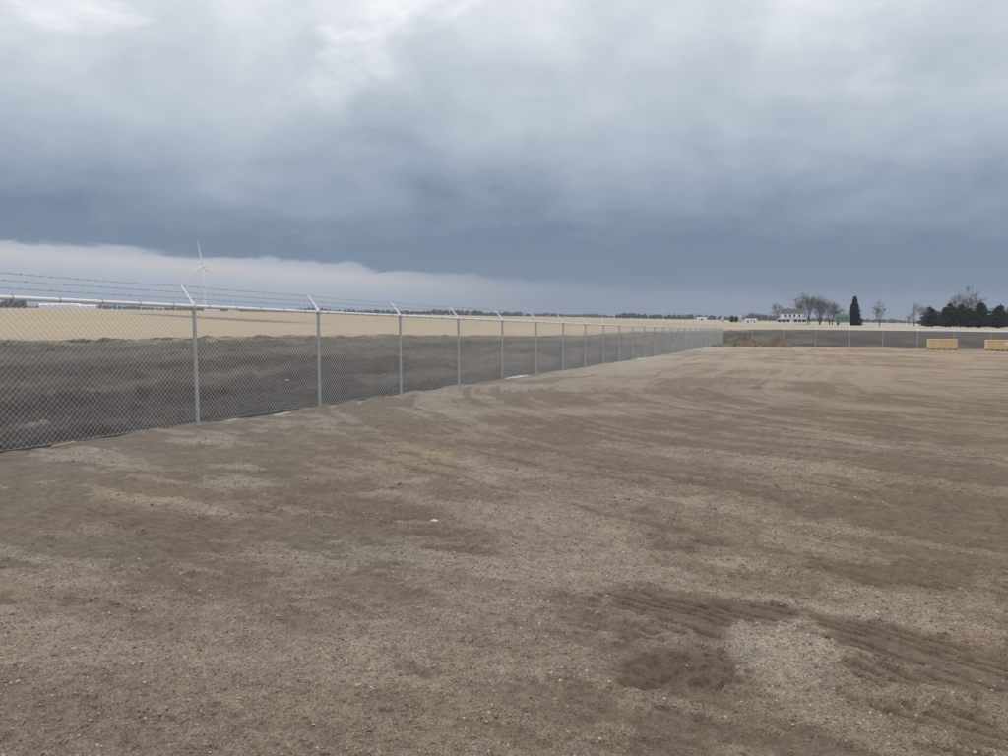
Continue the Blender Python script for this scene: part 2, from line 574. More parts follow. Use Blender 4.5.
class MB:
    """collects verts and faces for one mesh"""
    def __init__(self):
        self.v, self.f = [], []

    def add(self, vs_, fs_):
        k = len(self.v)
        self.v += [tuple(q) for q in vs_]
        self.f += [tuple(i + k for i in f) for f in fs_]
        return self

    def box(self, x0, x1, y0, y1, z0, z1):
        v = [(x, y, z) for x in (x0, x1) for y in (y0, y1) for z in (z0, z1)]
        return self.add(v, [(0, 1, 3, 2), (4, 6, 7, 5), (0, 4, 5, 1), (2, 3, 7, 6), (0, 2, 6, 4), (1, 5, 7, 3)])

    def tube(self, a, b, ra, rb=None, n=6, caps=True):
        rb = ra if rb is None else rb
        a, b = Vector(a), Vector(b)
        d = (b - a).normalized()
        p = d.orthogonal().normalized()
        q = d.cross(p)
        v = []
        for c, r_ in ((a, ra), (b, rb)):
            for i in range(n):
                an = 2 * math.pi * i / n
                v.append(c + (p * math.cos(an) + q * math.sin(an)) * r_)
        f = [(i, (i + 1) % n, n + (i + 1) % n, n + i) for i in range(n)]
        if caps:
            f += [tuple(range(n - 1, -1, -1)), tuple(range(n, 2 * n))]
        return self.add(v, f)

    def chain(self, pts, rad, n=6):
        for i in range(len(pts) - 1):
            self.tube(pts[i], pts[i + 1], rad if not hasattr(rad, '__len__') else rad[i], None if not hasattr(rad, '__len__') else rad[i + 1], n)
        return self

    def lathe(self, prof, n=12, c=(0, 0, 0)):
        v, f = [], []
        for r_, z in prof:
            for i in range(n):
                an = 2 * math.pi * i / n
                v.append((c[0] + r_ * math.cos(an), c[1] + r_ * math.sin(an), c[2] + z))
        for j in range(len(prof) - 1):
            for i in range(n):
                f.append((j * n + i, j * n + (i + 1) % n, (j + 1) * n + (i + 1) % n, (j + 1) * n + i))
        f.append(tuple(range(n - 1, -1, -1)))
        f.append(tuple((len(prof) - 1) * n + i for i in range(n)))
        return self.add(v, f)

    def mesh(self, name, material, smooth=False):
        me = bpy.data.meshes.new(name)
        me.from_pydata(self.v, [], self.f)
        me.materials.append(material)
        if smooth:
            me.polygons.foreach_set('use_smooth', [True] * len(me.polygons))
        me.update()
        return me

    def build(self, name, material, parent=None, smooth=False, loc=None, rot=None):
        return link(name, self.mesh(name, material, smooth), parent, loc, rot)


def sheet(name, x, y, z, material, attrs, closed):
    """grid mesh (rows = rays, columns = rings)"""
    na, nr = x.shape
    co = np.stack([x, y, z], -1).reshape(-1, 3)
    i = np.arange(na if closed else na - 1)[:, None]
    j = np.arange(nr - 1)[None, :]
    i2 = (i + 1) % na
    quads = np.stack([i * nr + j, i * nr + j + 1, i2 * nr + j + 1, i2 * nr + j], -1).reshape(-1, 4)
    me = bpy.data.meshes.new(name)
    me.vertices.add(len(co))
    me.vertices.foreach_set('co', co.astype(np.float32).ravel())
    me.loops.add(quads.size)
    me.loops.foreach_set('vertex_index', quads.astype(np.int32).ravel())
    me.polygons.add(len(quads))
    me.polygons.foreach_set('loop_start', np.arange(0, quads.size, 4, dtype=np.int32))
    me.polygons.foreach_set('use_smooth', np.ones(len(quads), bool))
    me.update(calc_edges=True)
    for k, a in attrs.items():
        if a.ndim == 3:
            at = me.attributes.new(k, 'FLOAT_COLOR', 'POINT')
            rgba = np.concatenate([a.reshape(-1, 3), np.ones((len(co), 1))], 1)
            at.data.foreach_set('color', rgba.astype(np.float32).ravel())
        else:
            at = me.attributes.new(k, 'FLOAT', 'POINT')
            at.data.foreach_set('value', a.astype(np.float32).ravel())
    me.materials.append(material)
    return link(name, me)


def angles(front, nf, nb):
    """rays: dense over the arc in front (azimuth from +Y), sparse behind"""
    a = np.linspace(-front, front, nf, endpoint=False)
    b = np.linspace(front, 2 * math.pi - front, nb, endpoint=False)
    return -np.concatenate([a, b])      # anticlockwise seen from above


def radii(r0, r1, n, k):
    """ring radii: density 1/r^2 near, k/r far"""
    r = np.geomspace(r0, r1, 4000)
    w_ = np.concatenate([[0], np.cumsum(np.diff(r) * (1 / r[1:] ** 2 + k / r[1:]))])
    return np.interp(np.linspace(0, w_[-1], n), w_, r)


def lerp3(a, b, t):
    return a * (1 - t[..., None]) + np.array(b) * t[..., None]


# ------------------------------------------------------------------ the land: field and stripped earth, to the horizon
th = angles(R(48), 700, 90)
rr = np.concatenate([[0.4], radii(5.0, 4200, 520, 0.03)])
A, RR = np.meshgrid(th, rr, indexing='ij')
gx, gy = -np.sin(A) * RR, np.cos(A) * RR
gz = ground_h(gx, gy)
sd = dirt_sd(gx, gy)
ld = lot_dist(gx, gy)
s_, u_ = fence_su(gx, gy)
dirt = sstep(0.9, -0.9, sd)
tint = np.zeros(gx.shape + (3,)) + np.array((0.395, 0.322, 0.222))
rows = fbm(s_ * 0.012, u_ * 0.10, 81, 4)
tint = tint * (0.90 + 0.20 * fbm(gx * 0.008, gy * 0.008, 81, 4))[..., None] * (0.95 + 0.10 * rows)[..., None]
tint = lerp3(tint, (0.40, 0.37, 0.31), sstep(0.0, 260.0, gx) * 0.75)
# worn edge of the field
tint = lerp3(tint, (0.235, 0.190, 0.135), sstep(12, 1, sd) * sstep(0.42, 0.58, fbm(gx * 0.4, gy * 0.4, 83, 5, 0.65)) * 0.9)
# dark grass waterway crossing the stubble
pa, pb = np.array((-197.0, 425.0)), np.array((-30.0, 150.0))
ab = pb - pa
tt = np.clip(((gx - pa[0]) * ab[0] + (gy - pa[1]) * ab[1]) / (ab @ ab), 0, 1)
dp = np.hypot(gx - pa[0] - ab[0] * tt, gy - pa[1] - ab[1] * tt)
tint = lerp3(tint, (0.16, 0.14, 0.115), sstep(10.0, 3.0, dp + 7 * (fbm(gx * 0.05, gy * 0.05, 85, 3) - 0.5)) * 0.95 * sstep(1.0, 0.8, tt))
# pale gravel road beyond the earth on the right
roadm = sstep(4, 8, sd) * sstep(55, 40, sd) * sstep(95, 150, gx) * sstep(500, 300, gx)
tint = lerp3(tint, (0.50, 0.47, 0.42), roadm * 0.8)
# earth
e1 = fbm(gx * 0.10, gy * 0.10, 91, 5, 0.6)
e2 = fbm(u_ * 0.35, s_ * 0.035, 92, 5, 0.6)
earth = np.zeros_like(tint) + np.array((0.038, 0.031, 0.025))
earth = lerp3(earth, (0.102, 0.081, 0.060), sstep(0.44, 0.64, 0.5 * e1 + 0.5 * e2))
earth = lerp3(earth, (0.130, 0.106, 0.080), sstep(-24, -3, sd) * 0.6 * sstep(0.35, 0.6, e2))
earth = lerp3(earth, (0.026, 0.024, 0.024), sstep(9.0, 1.0, ld) * 0.85 * sstep(90, 40, gy))
earth = lerp3(earth, (0.062, 0.050, 0.042), sstep(40, 80, gx) * 0.6)
earth = lerp3(earth, (0.26, 0.215, 0.155), sstep(-14, -1, sd) * sstep(0.56, 0.64, fbm(gx * 0.5, gy * 0.5, 86, 5, 0.65)) * 0.8)
tint = tint * (1 - dirt[..., None]) + earth * dirt[..., None]
wet = dirt * np.maximum(np.exp(-((ld - 7.0) / 1.6) ** 2) * sstep(0.46, 0.66, fbm(s_ * 0.13, u_ * 0.7, 94, 4)) * sstep(34, 20, gy), 0.10)
land = sheet('ground', gx, gy, gz, land_material(), {'tint': tint, 'wet': wet, 'earth': dirt}, True)
tag(land, 'pale stubble field and dark stripped earth running to the horizon', None, kind='structure')

# ------------------------------------------------------------------ the gravel lot
th = angles(R(46), 820, 120)
dirx, diry = -np.sin(th), np.cos(th)
cs, cu = fence_su(0.0, 0.0)
ds_, du_ = dirx * T[0] + diry * T[1], dirx * U[0] + diry * U[1]
PAD = 0.14
lim = np.full(len(th), 1e9)
for dd, c0, lo, hi in ((ds_, cs, LOT_S0, S_CORNER + PAD), (du_, cu, -PAD, LOT_U1)):
    with np.errstate(divide='ignore'):
        lim = np.minimum(lim, np.where(dd > 1e-9, (hi - c0) / dd, np.where(dd < -1e-9, (lo - c0) / dd, 1e9)))
lim = lim + np.where(lim < 200, 0.55 * (fbm(dirx * lim * 0.9, diry * lim * 0.9, 48, 4, 0.6) - 0.5), 0)
NR = 760
base_r = radii(0.5, 140.0, 4000, 0.06)
lr = np.zeros((len(th), NR))
idx = np.arange(4000)
for i, L in enumerate(lim):
    w0 = np.interp(1.9, base_r, idx)
    k = np.interp(L, base_r, idx) if L < 140 else 3999.0
    q = np.interp(np.linspace(w0, k, NR - 1), idx, base_r)
    q[-1] = L
    lr[i, 1:] = q
lr[:, 0] = 0.05
lx, ly = dirx[:, None] * lr, diry[:, None] * lr
F = lot_fields(lx, ly)
lz = lot_h(lx, ly, F)
lt = np.zeros(lx.shape + (3,)) + np.array((0.250, 0.203, 0.160))
lt = lt * (0.88 + 0.24 * fbm(lx * 0.6, ly * 0.6, 97, 4))[..., None]
ls_, lu_ = fence_su(lx, ly)
lt = lerp3(lt, (0.232, 0.174, 0.120), sstep(5.0, 11.5, lu_ + 5 * (fbm(lx * 0.3, ly * 0.3, 95, 3) - 0.5)) * 0.75)
lt = lerp3(lt, (0.225, 0.168, 0.124), F['red'] * 0.7)
lt = lerp3(lt, (0.285, 0.262, 0.232), sstep(4.2, 0.8, lu_ + 3 * (fbm(lx * 0.5, ly * 0.5, 94, 4) - 0.5)) * 0.8)
lt = lerp3(lt, (0.362, 0.316, 0.250), F['pale'] * 0.8)
lt = lerp3(lt, (0.262, 0.246, 0.200), F['grey'] * 0.6)
lt = lerp3(lt, (0.350, 0.272, 0.165), F['ochre'] * 0.7)
mcol = np.array((0.108, 0.083, 0.056)) * (0.75 + 0.5 * fbm(lx * 2.2, ly * 2.2, 98, 5, 0.65))[..., None]
mw = (np.clip(F['mud'], 0, 1.25) * 0.70 * (0.8 + 0.4 * fbm(lx * 5, ly * 5, 96, 4, 0.65)))[..., None]
lt = lt * (1 - mw) + mcol * mw
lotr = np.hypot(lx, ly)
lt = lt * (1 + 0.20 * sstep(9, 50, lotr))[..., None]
mudv = np.clip(F['mud'], 0, 1)
# skirt: the pad's ragged edge falls to the earth outside
drop = np.array([0.12, 0.26, 0.45])
ex = [lx, *[(lx[:, -1] + dirx * q * 1.6)[:, None] for q in drop]]
ey = [ly, *[(ly[:, -1] + diry * q * 1.6)[:, None] for q in drop]]
ez = [lz, *[(lz[:, -1] - q - 0.05)[:, None] for q in drop]]
lx2, ly2, lz2 = (np.concatenate(q, 1) for q in (ex, ey, ez))
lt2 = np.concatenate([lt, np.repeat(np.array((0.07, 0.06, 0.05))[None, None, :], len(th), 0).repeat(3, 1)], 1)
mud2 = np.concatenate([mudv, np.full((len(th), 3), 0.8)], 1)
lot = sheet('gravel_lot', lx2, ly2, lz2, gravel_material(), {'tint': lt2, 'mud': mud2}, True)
tag(lot, 'graded brown gravel lot with mud patches and tyre tracks', None, kind='structure')


def lotz(x, y):
    return float(lot_h(np.array([x]), np.array([y]))[0])


def gnd(x, y):
    return float(ground_h(np.array([x]), np.array([y]))[0])


# ------------------------------------------------------------------ loose stones on the lot (geometry-node instances of five stones)
rng = np.random.default_rng(4)
stone_m = bpy.data.materials.new('loose_stone')
stone_m.use_nodes = True
t = NT(stone_m.node_tree)
oi = t.n('ShaderNodeObjectInfo')
b = stone_m.node_tree.nodes['Principled BSDF']
sc_ = t.ramp(oi.outputs['Random'], [(0.0, (0.150, 0.124, 0.098)), (0.22, (0.190, 0.155, 0.118)), (0.45, (0.265, 0.225, 0.178)), (0.62, (0.240, 0.176, 0.130)),
                                    (0.78, (0.320, 0.280, 0.226)), (0.92, (0.390, 0.355, 0.300)), (1.0, (0.500, 0.475, 0.425))])
t.link(sc_, b.inputs['Base Color'])
b.inputs['Roughness'].default_value = 0.85
stone_col = bpy.data.collections.new('stone_shapes')
for k in range(5):
    bm = bmesh.new()
    bmesh.ops.create_icosphere(bm, subdivisions=1, radius=1.0)
    rs = random.Random(k + 40)
    for v in bm.verts:
        v.co *= rs.uniform(0.72, 1.18)
        v.co.z *= 0.62
        v.co.x *= 1.0 + 0.25 * (k % 3)
    me = bpy.data.meshes.new('stone_shape')
    bm.to_mesh(me)
    bm.free()
    me.materials.append(stone_m)
    so = bpy.data.objects.new('stone_shape', me)
    stone_col.objects.link(so)

px_, py_, ps_ = [], [], []
for r0, r1, dens, smin, smax in ((1.9, 4.0, 2100, 0.0028, 0.0085), (4.0, 7.0, 900, 0.004, 0.0105), (7.0, 13.0, 230, 0.006, 0.014)):
    area = R(43) * (r1 * r1 - r0 * r0)
    n = int(area * dens)
    r_ = np.sqrt(rng.uniform(r0 * r0, r1 * r1, n))
    a_ = rng.uniform(-R(43), R(43), n)
    x, y = np.sin(a_) * r_, np.cos(a_) * r_
    f = lot_fields(x, y)
    keep = rng.random(n) < np.clip(0.62 + 0.5 * f['pale'] + 0.3 * f['grey'] - 0.78 * np.minimum(f['mud'], 1) + 0.8 * (fbm(x * 1.1, y * 1.1, 99, 3) - 0.5), 0.03, 1)
    s, u = fence_su(x, y)
    keep &= u > 0.05
    x, y = x[keep], y[keep]
    sz = smin + (smax - smin) * rng.random(len(x)) ** 3.2
    big = rng.random(len(x)) < 0.006
    sz = np.where(big, sz * 1.5 + 0.003, sz)
    px_.append(x); py_.append(y); ps_.append(sz)
px_, py_, ps_ = np.concatenate(px_), np.concatenate(py_), np.concatenate(ps_)
pz_ = lot_h(px_, py_, lot_fields(px_, py_)) + ps_ * 0.15
me = bpy.data.meshes.new('loose_stones')
me.vertices.add(len(px_))
me.vertices.foreach_set('co', np.stack([px_, py_, pz_], -1).astype(np.float32).ravel())
a = me.attributes.new('size', 'FLOAT', 'POINT')
a.data.foreach_set('value', ps_.astype(np.float32))
me.update()
stones = tag(link('loose_stones', me), 'small loose grey and brown stones scattered over the gravel', 'stones', kind='stuff')
ng = bpy.data.node_groups.new('scatter_stones', 'GeometryNodeTree')
ng.interface.new_socket('Geometry', in_out='INPUT', socket_type='NodeSocketGeometry')
ng.interface.new_socket('Geometry', in_out='OUTPUT', socket_type='NodeSocketGeometry')
gi, go = ng.nodes.new('NodeGroupInput'), ng.nodes.new('NodeGroupOutput')
ip = ng.nodes.new('GeometryNodeInstanceOnPoints')
ci = ng.nodes.new('GeometryNodeCollectionInfo')
ci.inputs['Collection'].default_value = stone_col
ci.inputs['Separate Children'].default_value = True
ci.inputs['Reset Children'].default_value = True
rv = ng.nodes.new('FunctionNodeRandomValue')
rv.data_type = 'FLOAT_VECTOR'
rv.inputs[0].default_value = (-0.5, -0.5, 0)
rv.inputs[1].default_value = (0.5, 0.5, 6.28)
na_ = ng.nodes.new('GeometryNodeInputNamedAttribute')
na_.data_type = 'FLOAT'
na_.inputs[0].default_value = 'size'
ip.inputs['Pick Instance'].default_value = True
ng.links.new(gi.outputs[0], ip.inputs['Points'])
ng.links.new(ci.outputs[0], ip.inputs['Instance'])
ng.links.new(rv.outputs[0], ip.inputs['Rotation'])
ng.links.new(na_.outputs[0], ip.inputs['Scale'])
ng.links.new(ip.outputs[0], go.inputs[0])
stones.modifiers.new('scatter', 'NODES').node_group = ng

# ------------------------------------------------------------------ chain-link fences
galv = mat('galvanised_steel', (0.52, 0.535, 0.55), 0.38, 0.35, 0.10, 9.0)
galv_arm = mat('galvanised_painted_sheen', (0.84, 0.85, 0.87), 0.35, 0.10, 0.06, 9.0)  # arms and rails: sun sheen put into the base colour, paler than the posts
wire = mat('galvanised_wire', (0.56, 0.57, 0.58), 0.45, 0.3)
barb = mat('barbed_wire_steel', (0.16, 0.17, 0.18), 0.55, 0.5)

RAIL_H = 1.80
POST_R = 0.0275
ARM_UP, ARM_OUT = 0.29, 0.24


def post_mesh(corner=False):
    r_ = POST_R * (1.35 if corner else 1.0)
    m = MB()
    m.tube((0, 0, -0.4), (0, 0, RAIL_H - 0.03), r_, None, 14)
    return m.mesh('post', galv, False)


def cap_mesh():
    m = MB()
    m.lathe([(0.031, -0.05), (0.037, -0.045), (0.037, 0.0), (0.030, 0.022), (0.014, 0.036)], 14)
    m.tube((-0.045, 0, 0.0), (0.045, 0, 0.0), 0.031, None, 12)     # loop the rail passes through
    return m.mesh('post_cap', galv)


def arm_mesh(out):
    m = MB()
    n = 5
    for i in range(n):
        a_, b_ = i / n, (i + 1) / n
        p = (0, out * ARM_OUT * a_, 0.015 + ARM_UP * a_)
        q = (0, out * ARM_OUT * b_, 0.015 + ARM_UP * b_)
        m.tube(p, q, 0.027 - 0.009 * a_, 0.027 - 0.009 * b_, 6, True)
    return m.mesh('barb_arm', galv_arm)


def fabric_mesh(L, H):
    """woven wire: two leaning families, one in front of the other, knuckles at top and bottom"""
    m = MB()
    w_ = 0.078
    rad = 0.0016
    run = H                      # 45 degree wires
    for fam, yo in ((1, 0.0025), (-1, -0.0025)):
        k = -int(run / w_) - 2
        while k * w_ < L:
            x0 = k * w_
            a_, b_ = max(x0, 0.0), min(x0 + run, L)
            if b_ - a_ > 0.01:
                za, zb = (a_ - x0) / run * H, (b_ - x0) / run * H
                if fam < 0:
                    za, zb = H - za, H - zb
                m.tube((a_, yo, za + 0.035), (b_, yo, zb + 0.035), rad, None, 4, False)
            k += 1
    # selvage twists standing over the rail
    for i in range(int(L / w_)):
        x = (i + 0.5) * w_
        m.tube((x, 0.003, H + 0.02), (x + 0.006, -0.003, H + 0.055), 0.002, None, 3, False)
    # bottom tension wire
    m.tube((0, 0.004, 0.05), (L, 0.004, 0.05), 0.0022, None, 4, False)
    return m.mesh('wire_mesh', wire)


def rail_mesh(L):
    m = MB()
    m.tube((0, 0, 0), (L, 0, 0), 0.027, None, 12, False)
    return m.mesh('top_rail', galv_arm, True)


def tie_mesh():
    m = MB()
    n = 8
    pts = [(0, 0.030 * math.cos(2 * math.pi * i / n), 0.030 * math.sin(2 * math.pi * i / n)) for i in range(n + 1)]
    m.chain(pts, 0.0035, 4)
    m.tube((0, 0, 0.030), (0.004, 0, 0.046), 0.003, None, 4)
    return m.mesh('tie_wire', barb)


CAP, FABRIC, RAIL, TIE = cap_mesh(), fabric_mesh(D, RAIL_H - 0.04), rail_mesh(D), tie_mesh()
POST, POSTC = post_mesh(), post_mesh(True)
ARM_L = arm_mesh(1)


def fence(name, label, start, dirv_, n0, n1, heavy, skip=()):
    """posts n0..n1 from start along dirv_; outside is to the left of dirv_"""
    d = np.array(dirv_)
    left = np.array((-d[1], d[0]))
    pts = []
    for i in range(n0, n1 + 1):
        p = start + d * D * i
        z = float(lot_plane(p[0], p[1]))
        pts.append(Vector((p[0], p[1], z)))
    root = empty(name, pts[0])
    tag(root, label, 'fence')
    base = pts[0].copy()
    rz = math.atan2(d[1], d[0])
    for k, p in enumerate(pts):
        i = n0 + k
        if i in skip:
            continue
        rs = random.Random(i * 7 + len(pts))
        po = link('post', POSTC if i in heavy else POST, root, p - base, (rs.uniform(-.004, .004), rs.uniform(-.004, .004), rz))
        link('post_cap', CAP, po, (0, 0, RAIL_H), None)
        ar = link('barb_arm', ARM_L, po, (0, 0, RAIL_H), (rs.uniform(-.05, .05), rs.uniform(-.03, .03), rs.uniform(-.06, .06)))
    for k in range(len(pts) - 1):
        a_, b_ = pts[k], pts[k + 1]
        ch = (b_ - a_)
        pitch = -math.asin(ch.z / ch.length)
        rot = (0, pitch, rz)
        link('wire_mesh', FABRIC, root, a_ - base + Vector((left[0], left[1], 0)) * 0.026, rot)
        ra = link('top_rail', RAIL, root, a_ - base + Vector((0, 0, RAIL_H)), rot)
        for q in range(5):
            link('tie_wire', TIE, ra, (0.3 + q * 0.62, 0, 0), None)
    # three barbed strands along the arms
    for fr in (0.30, 0.62, 0.95):
        m = MB()
        rs = random.Random(int(fr * 100))
        prev = None
        off = left * ARM_OUT * fr
        for k in range(len(pts) - 1):
            a_, b_ = pts[k], pts[k + 1]
            sag = rs.uniform(0.0, 0.022)
            nseg = 6
            for q in range(nseg):
                P = []
                for t_ in (q / nseg, (q + 1) / nseg):
                    c = a_.lerp(b_, t_) - base
                    P.append(c + Vector((off[0], off[1], RAIL_H + 0.015 + ARM_UP * fr + 0.012 - sag * 4 * t_ * (1 - t_))))
                m.tube(P[0], P[1], 0.0023, None, 4, False)
                nb_ = 4
                for j in range(nb_):
                    c = P[0].lerp(P[1], (j + 0.5) / nb_)
                    w1 = Vector((rs.uniform(-.4, .4), rs.uniform(-1, 1), rs.uniform(-1, 1))).normalized() * 0.017
                    w2 = Vector((rs.uniform(-.4, .4), rs.uniform(-1, 1), rs.uniform(-1, 1))).normalized() * 0.017
                    m.tube(c - w1, c + w1, 0.0016, None, 3, False)
                    m.tube(c - w2, c + w2, 0.0016, None, 3, False)
        m.build('barbed_wire', barb, root)
    return root


fence('chain_link_fence', 'long galvanised chain-link fence with barbed wire running along the left side of the lot', P0, T, -2, NL, (NL,))
fence('chain_link_fence', 'chain-link fence crossing the far end of the lot behind the wooden crates', CORNER + U * 0.0, U, 0, 14, (), (0,))


# ------------------------------------------------------------------ wooden crates by the far fence
lumber = mat('raw_plywood', (0.71, 0.53, 0.29), 0.75, 0, 0.14, 3.0)
batten_m = mat('pine_batten', (0.75, 0.60, 0.37), 0.75, 0, 0.12, 4.0)
skid_m = mat('rough_skid', (0.16, 0.115, 0.075), 0.85, 0, 0.25, 5.0)
paper_m = mat('white_paper', (0.80, 0.79, 0.76), 0.7)


def crate(loc, rz, label, sheet_tag):
    W, Dp, H, z0 = 2.45, 0.95, 0.83, 0.15
    root = empty('wooden_crate', loc, rz)
    tag(root, label, 'crate', 'wooden crates by the far fence')
    for i in range(3):                      # three sheets of ply along each long side
        x0, x1 = -W / 2 + i * W / 3 + 0.006, -W / 2 + (i + 1) * W / 3 - 0.006
        MB().box(x0, x1, -Dp / 2, -Dp / 2 + 0.02, z0, z0 + H).build('side_panel', lumber, root)
        MB().box(x0, x1, Dp / 2 - 0.02, Dp / 2, z0, z0 + H).build('side_panel', lumber, root)
    for sx in (-1, 1):
        MB().box(sx * W / 2 - 0.01, sx * W / 2 + 0.01, -Dp / 2 + 0.022, Dp / 2 - 0.022, z0, z0 + H).build('end_panel', lumber, root)
    MB().box(-W / 2 - 0.03, W / 2 + 0.03, -Dp / 2 - 0.03, Dp / 2 + 0.03, z0 + H + 0.002, z0 + H + 0.035).build('lid', batten_m, root)
    for i in range(4):
        x = -W / 2 + 0.05 + i * (W - 0.1) / 3
        MB().box(x - 0.045, x + 0.045, -Dp / 2 - 0.024, -Dp / 2 - 0.002, z0 + 0.05, z0 + H - 0.01).build('batten', batten_m, root)
    MB().box(-W / 2, W / 2, -Dp / 2 - 0.022, Dp / 2 + 0.022, z0 - 0.045, z0 - 0.004).build('base_deck', batten_m, root)
    for i in range(6):
        x = -W / 2 + 0.10 + i * (W - 0.2) / 5
        MB().box(x - 0.07, x + 0.07, -Dp / 2 - 0.01, Dp / 2 + 0.01, -0.03, z0 - 0.047).build('skid', skid_m, root)
    if sheet_tag:
        MB().box(0.18, 0.56, -Dp / 2 - 0.034, -Dp / 2 - 0.027, z0 + 0.42, z0 + 0.70).build('packing_slip', paper_m, root)
    return root


FRZ = math.atan2(U[1], U[0])
for (x, y, lab, tg) in ((42.35, 76.0, 'pale plywood crate standing whole beside the far fence, left of the two', False),
                        (46.9, 74.2, 'pale plywood crate with white paper slip at the right edge of the lot', True)):
    crate((x, y, lotz(x, y)), FRZ, lab, tg)

# ------------------------------------------------------------------ dirt mounds in the far corner
mound_m = mat('mound_earth', (0.160, 0.132, 0.102), 0.95, 0, 0.35, 1.2, 0.05, 6.0)
clod_m = mat('dark_clod', (0.060, 0.050, 0.042), 0.95, 0, 0.3, 3.0, 0.03, 8.0)


def mound(x, y, a, b_, h, rz, seed, label, rough=0.5):
    n, k = 56, 26
    v, f = [], []
    zz = lotz(x, y)
    for j in range(k + 1):
        q = j / k
        for i in range(n):
            an = 2 * math.pi * i / n
            lx_, ly_ = q * a * math.cos(an), q * b_ * math.sin(an)
            wob = 1 + 0.35 * (float(fbm(np.array([math.cos(an) * 1.3 + seed]), np.array([math.sin(an) * 1.3]), seed, 3)[0]) - 0.5)
            lx_ *= wob
            ly_ *= wob
            prof = (1 - q ** 1.4) ** 1.1 if q < 1 else 0
            nzv = float(fbm(np.array([lx_ * 0.9 + seed * 3]), np.array([ly_ * 0.9]), seed + 3, 5, 0.62)[0]) - 0.5
            wx_, wy_ = x + lx_ * math.cos(rz) - ly_ * math.sin(rz), y + lx_ * math.sin(rz) + ly_ * math.cos(rz)
            rel = float(lot_plane(wx_, wy_) - lot_plane(x, y)) - 0.10
            v.append((lx_, ly_, rel + h * prof * (1 + rough * 2.2 * nzv) + 0.14 * prof + 0.20 * nzv * (prof > 0.02)))
    for j in range(k):
        for i in range(n):
            f.append((j * n + i, j * n + (i + 1) % n, (j + 1) * n + (i + 1) % n, (j + 1) * n + i))
    m = MB()
    m.add(v, [q[::-1] for q in f])
    o = m.build('dirt_mound', mound_m, None, True, (x, y, zz), (0, 0, rz))
    tag(o, label, 'mound', 'dirt mounds in the far corner of the lot')
    return o


mound(24.4, 80.2, 2.4, 1.4, 1.0, 0.1, 3, 'larger rough brown dirt mound beside the far corner of the long fence')
mound(27.6, 80.0, 2.0, 1.2, 0.95, -0.2, 8, 'dirt mound right of the largest, with a dark clod behind its crest')
mound(21.4, 77.4, 1.9, 0.9, 0.30, 0.4, 13, 'lowest dark dirt mound at the foot of the long fence corner')
rs = random.Random(5)


def lump(name, loc, size, material, seed, sub=2):
    bm = bmesh.new()
    bmesh.ops.create_icosphere(bm, subdivisions=sub, radius=1.0)
    r_ = random.Random(seed)
    for v in bm.verts:
        q = 0.72 + 0.5 * r_.random()
        v.co = Vector((v.co.x * size[0] * q, v.co.y * size[1] * q, v.co.z * size[2] * q))
    me_ = bpy.data.meshes.new(name)
    bm.to_mesh(me_)
    bm.free()
    me_.materials.append(material)
    return link(name, me_, None, loc, (0, 0, r_.uniform(0, 6.28)))


for i, (x, y, sz, lab) in enumerate((
        (31.6, 95.0, 0.45, 'biggest dark clod of earth just outside the far fence behind the mounds'),
        (25.2, 78.6, 0.14, 'small dark clod lying on the front of the larger dirt mound'),
        (23.0, 78.3, 0.12, 'small dark clod at the left foot of the larger dirt mound'))):
    gz_ = gnd(x, y) if i == 0 else lotz(x, y)
    o = lump('earth_clod', (x, y, gz_ + sz * (0.35 if i == 0 else 0.9)), (sz, sz * 0.8, sz * 0.6), clod_m, 60 + i)
    tag(o, lab, 'clod', 'dark clods of earth')

# ------------------------------------------------------------------ small things on and beside the lot
snow_m = mat('old_snow', (0.50, 0.51, 0.52), 0.7, 0, 0.3, 5.0, 0.01, 25.0)
white_stone_m = mat('white_limestone', (0.70, 0.68, 0.62), 0.7, 0, 0.1, 12.0)
lath_m = mat('pine_lath', (0.55, 0.40, 0.25), 0.75, 0, 0.15, 8.0)
o = lump('white_stone', (-0.54, 5.99, lotz(-0.54, 5.99) + 0.010), (0.030, 0.017, 0.013), white_stone_m, 9)
o.rotation_euler[2] = -0.3
tag(o, 'single bright white stone lying on the gravel near the middle', 'stone')
m = MB()
m.box(-0.17, 0.17, -0.014, 0.014, -0.004, 0.008)
o = m.build('wooden_lath', lath_m, None, False, (-5.44, 9.62, lotz(-5.44, 9.62) + 0.018), (0, 0, math.atan2(T[1], T[0]) + 0.06))
tag(o, 'thin yellow wooden lath at the foot of the chain-link fence', 'lath')


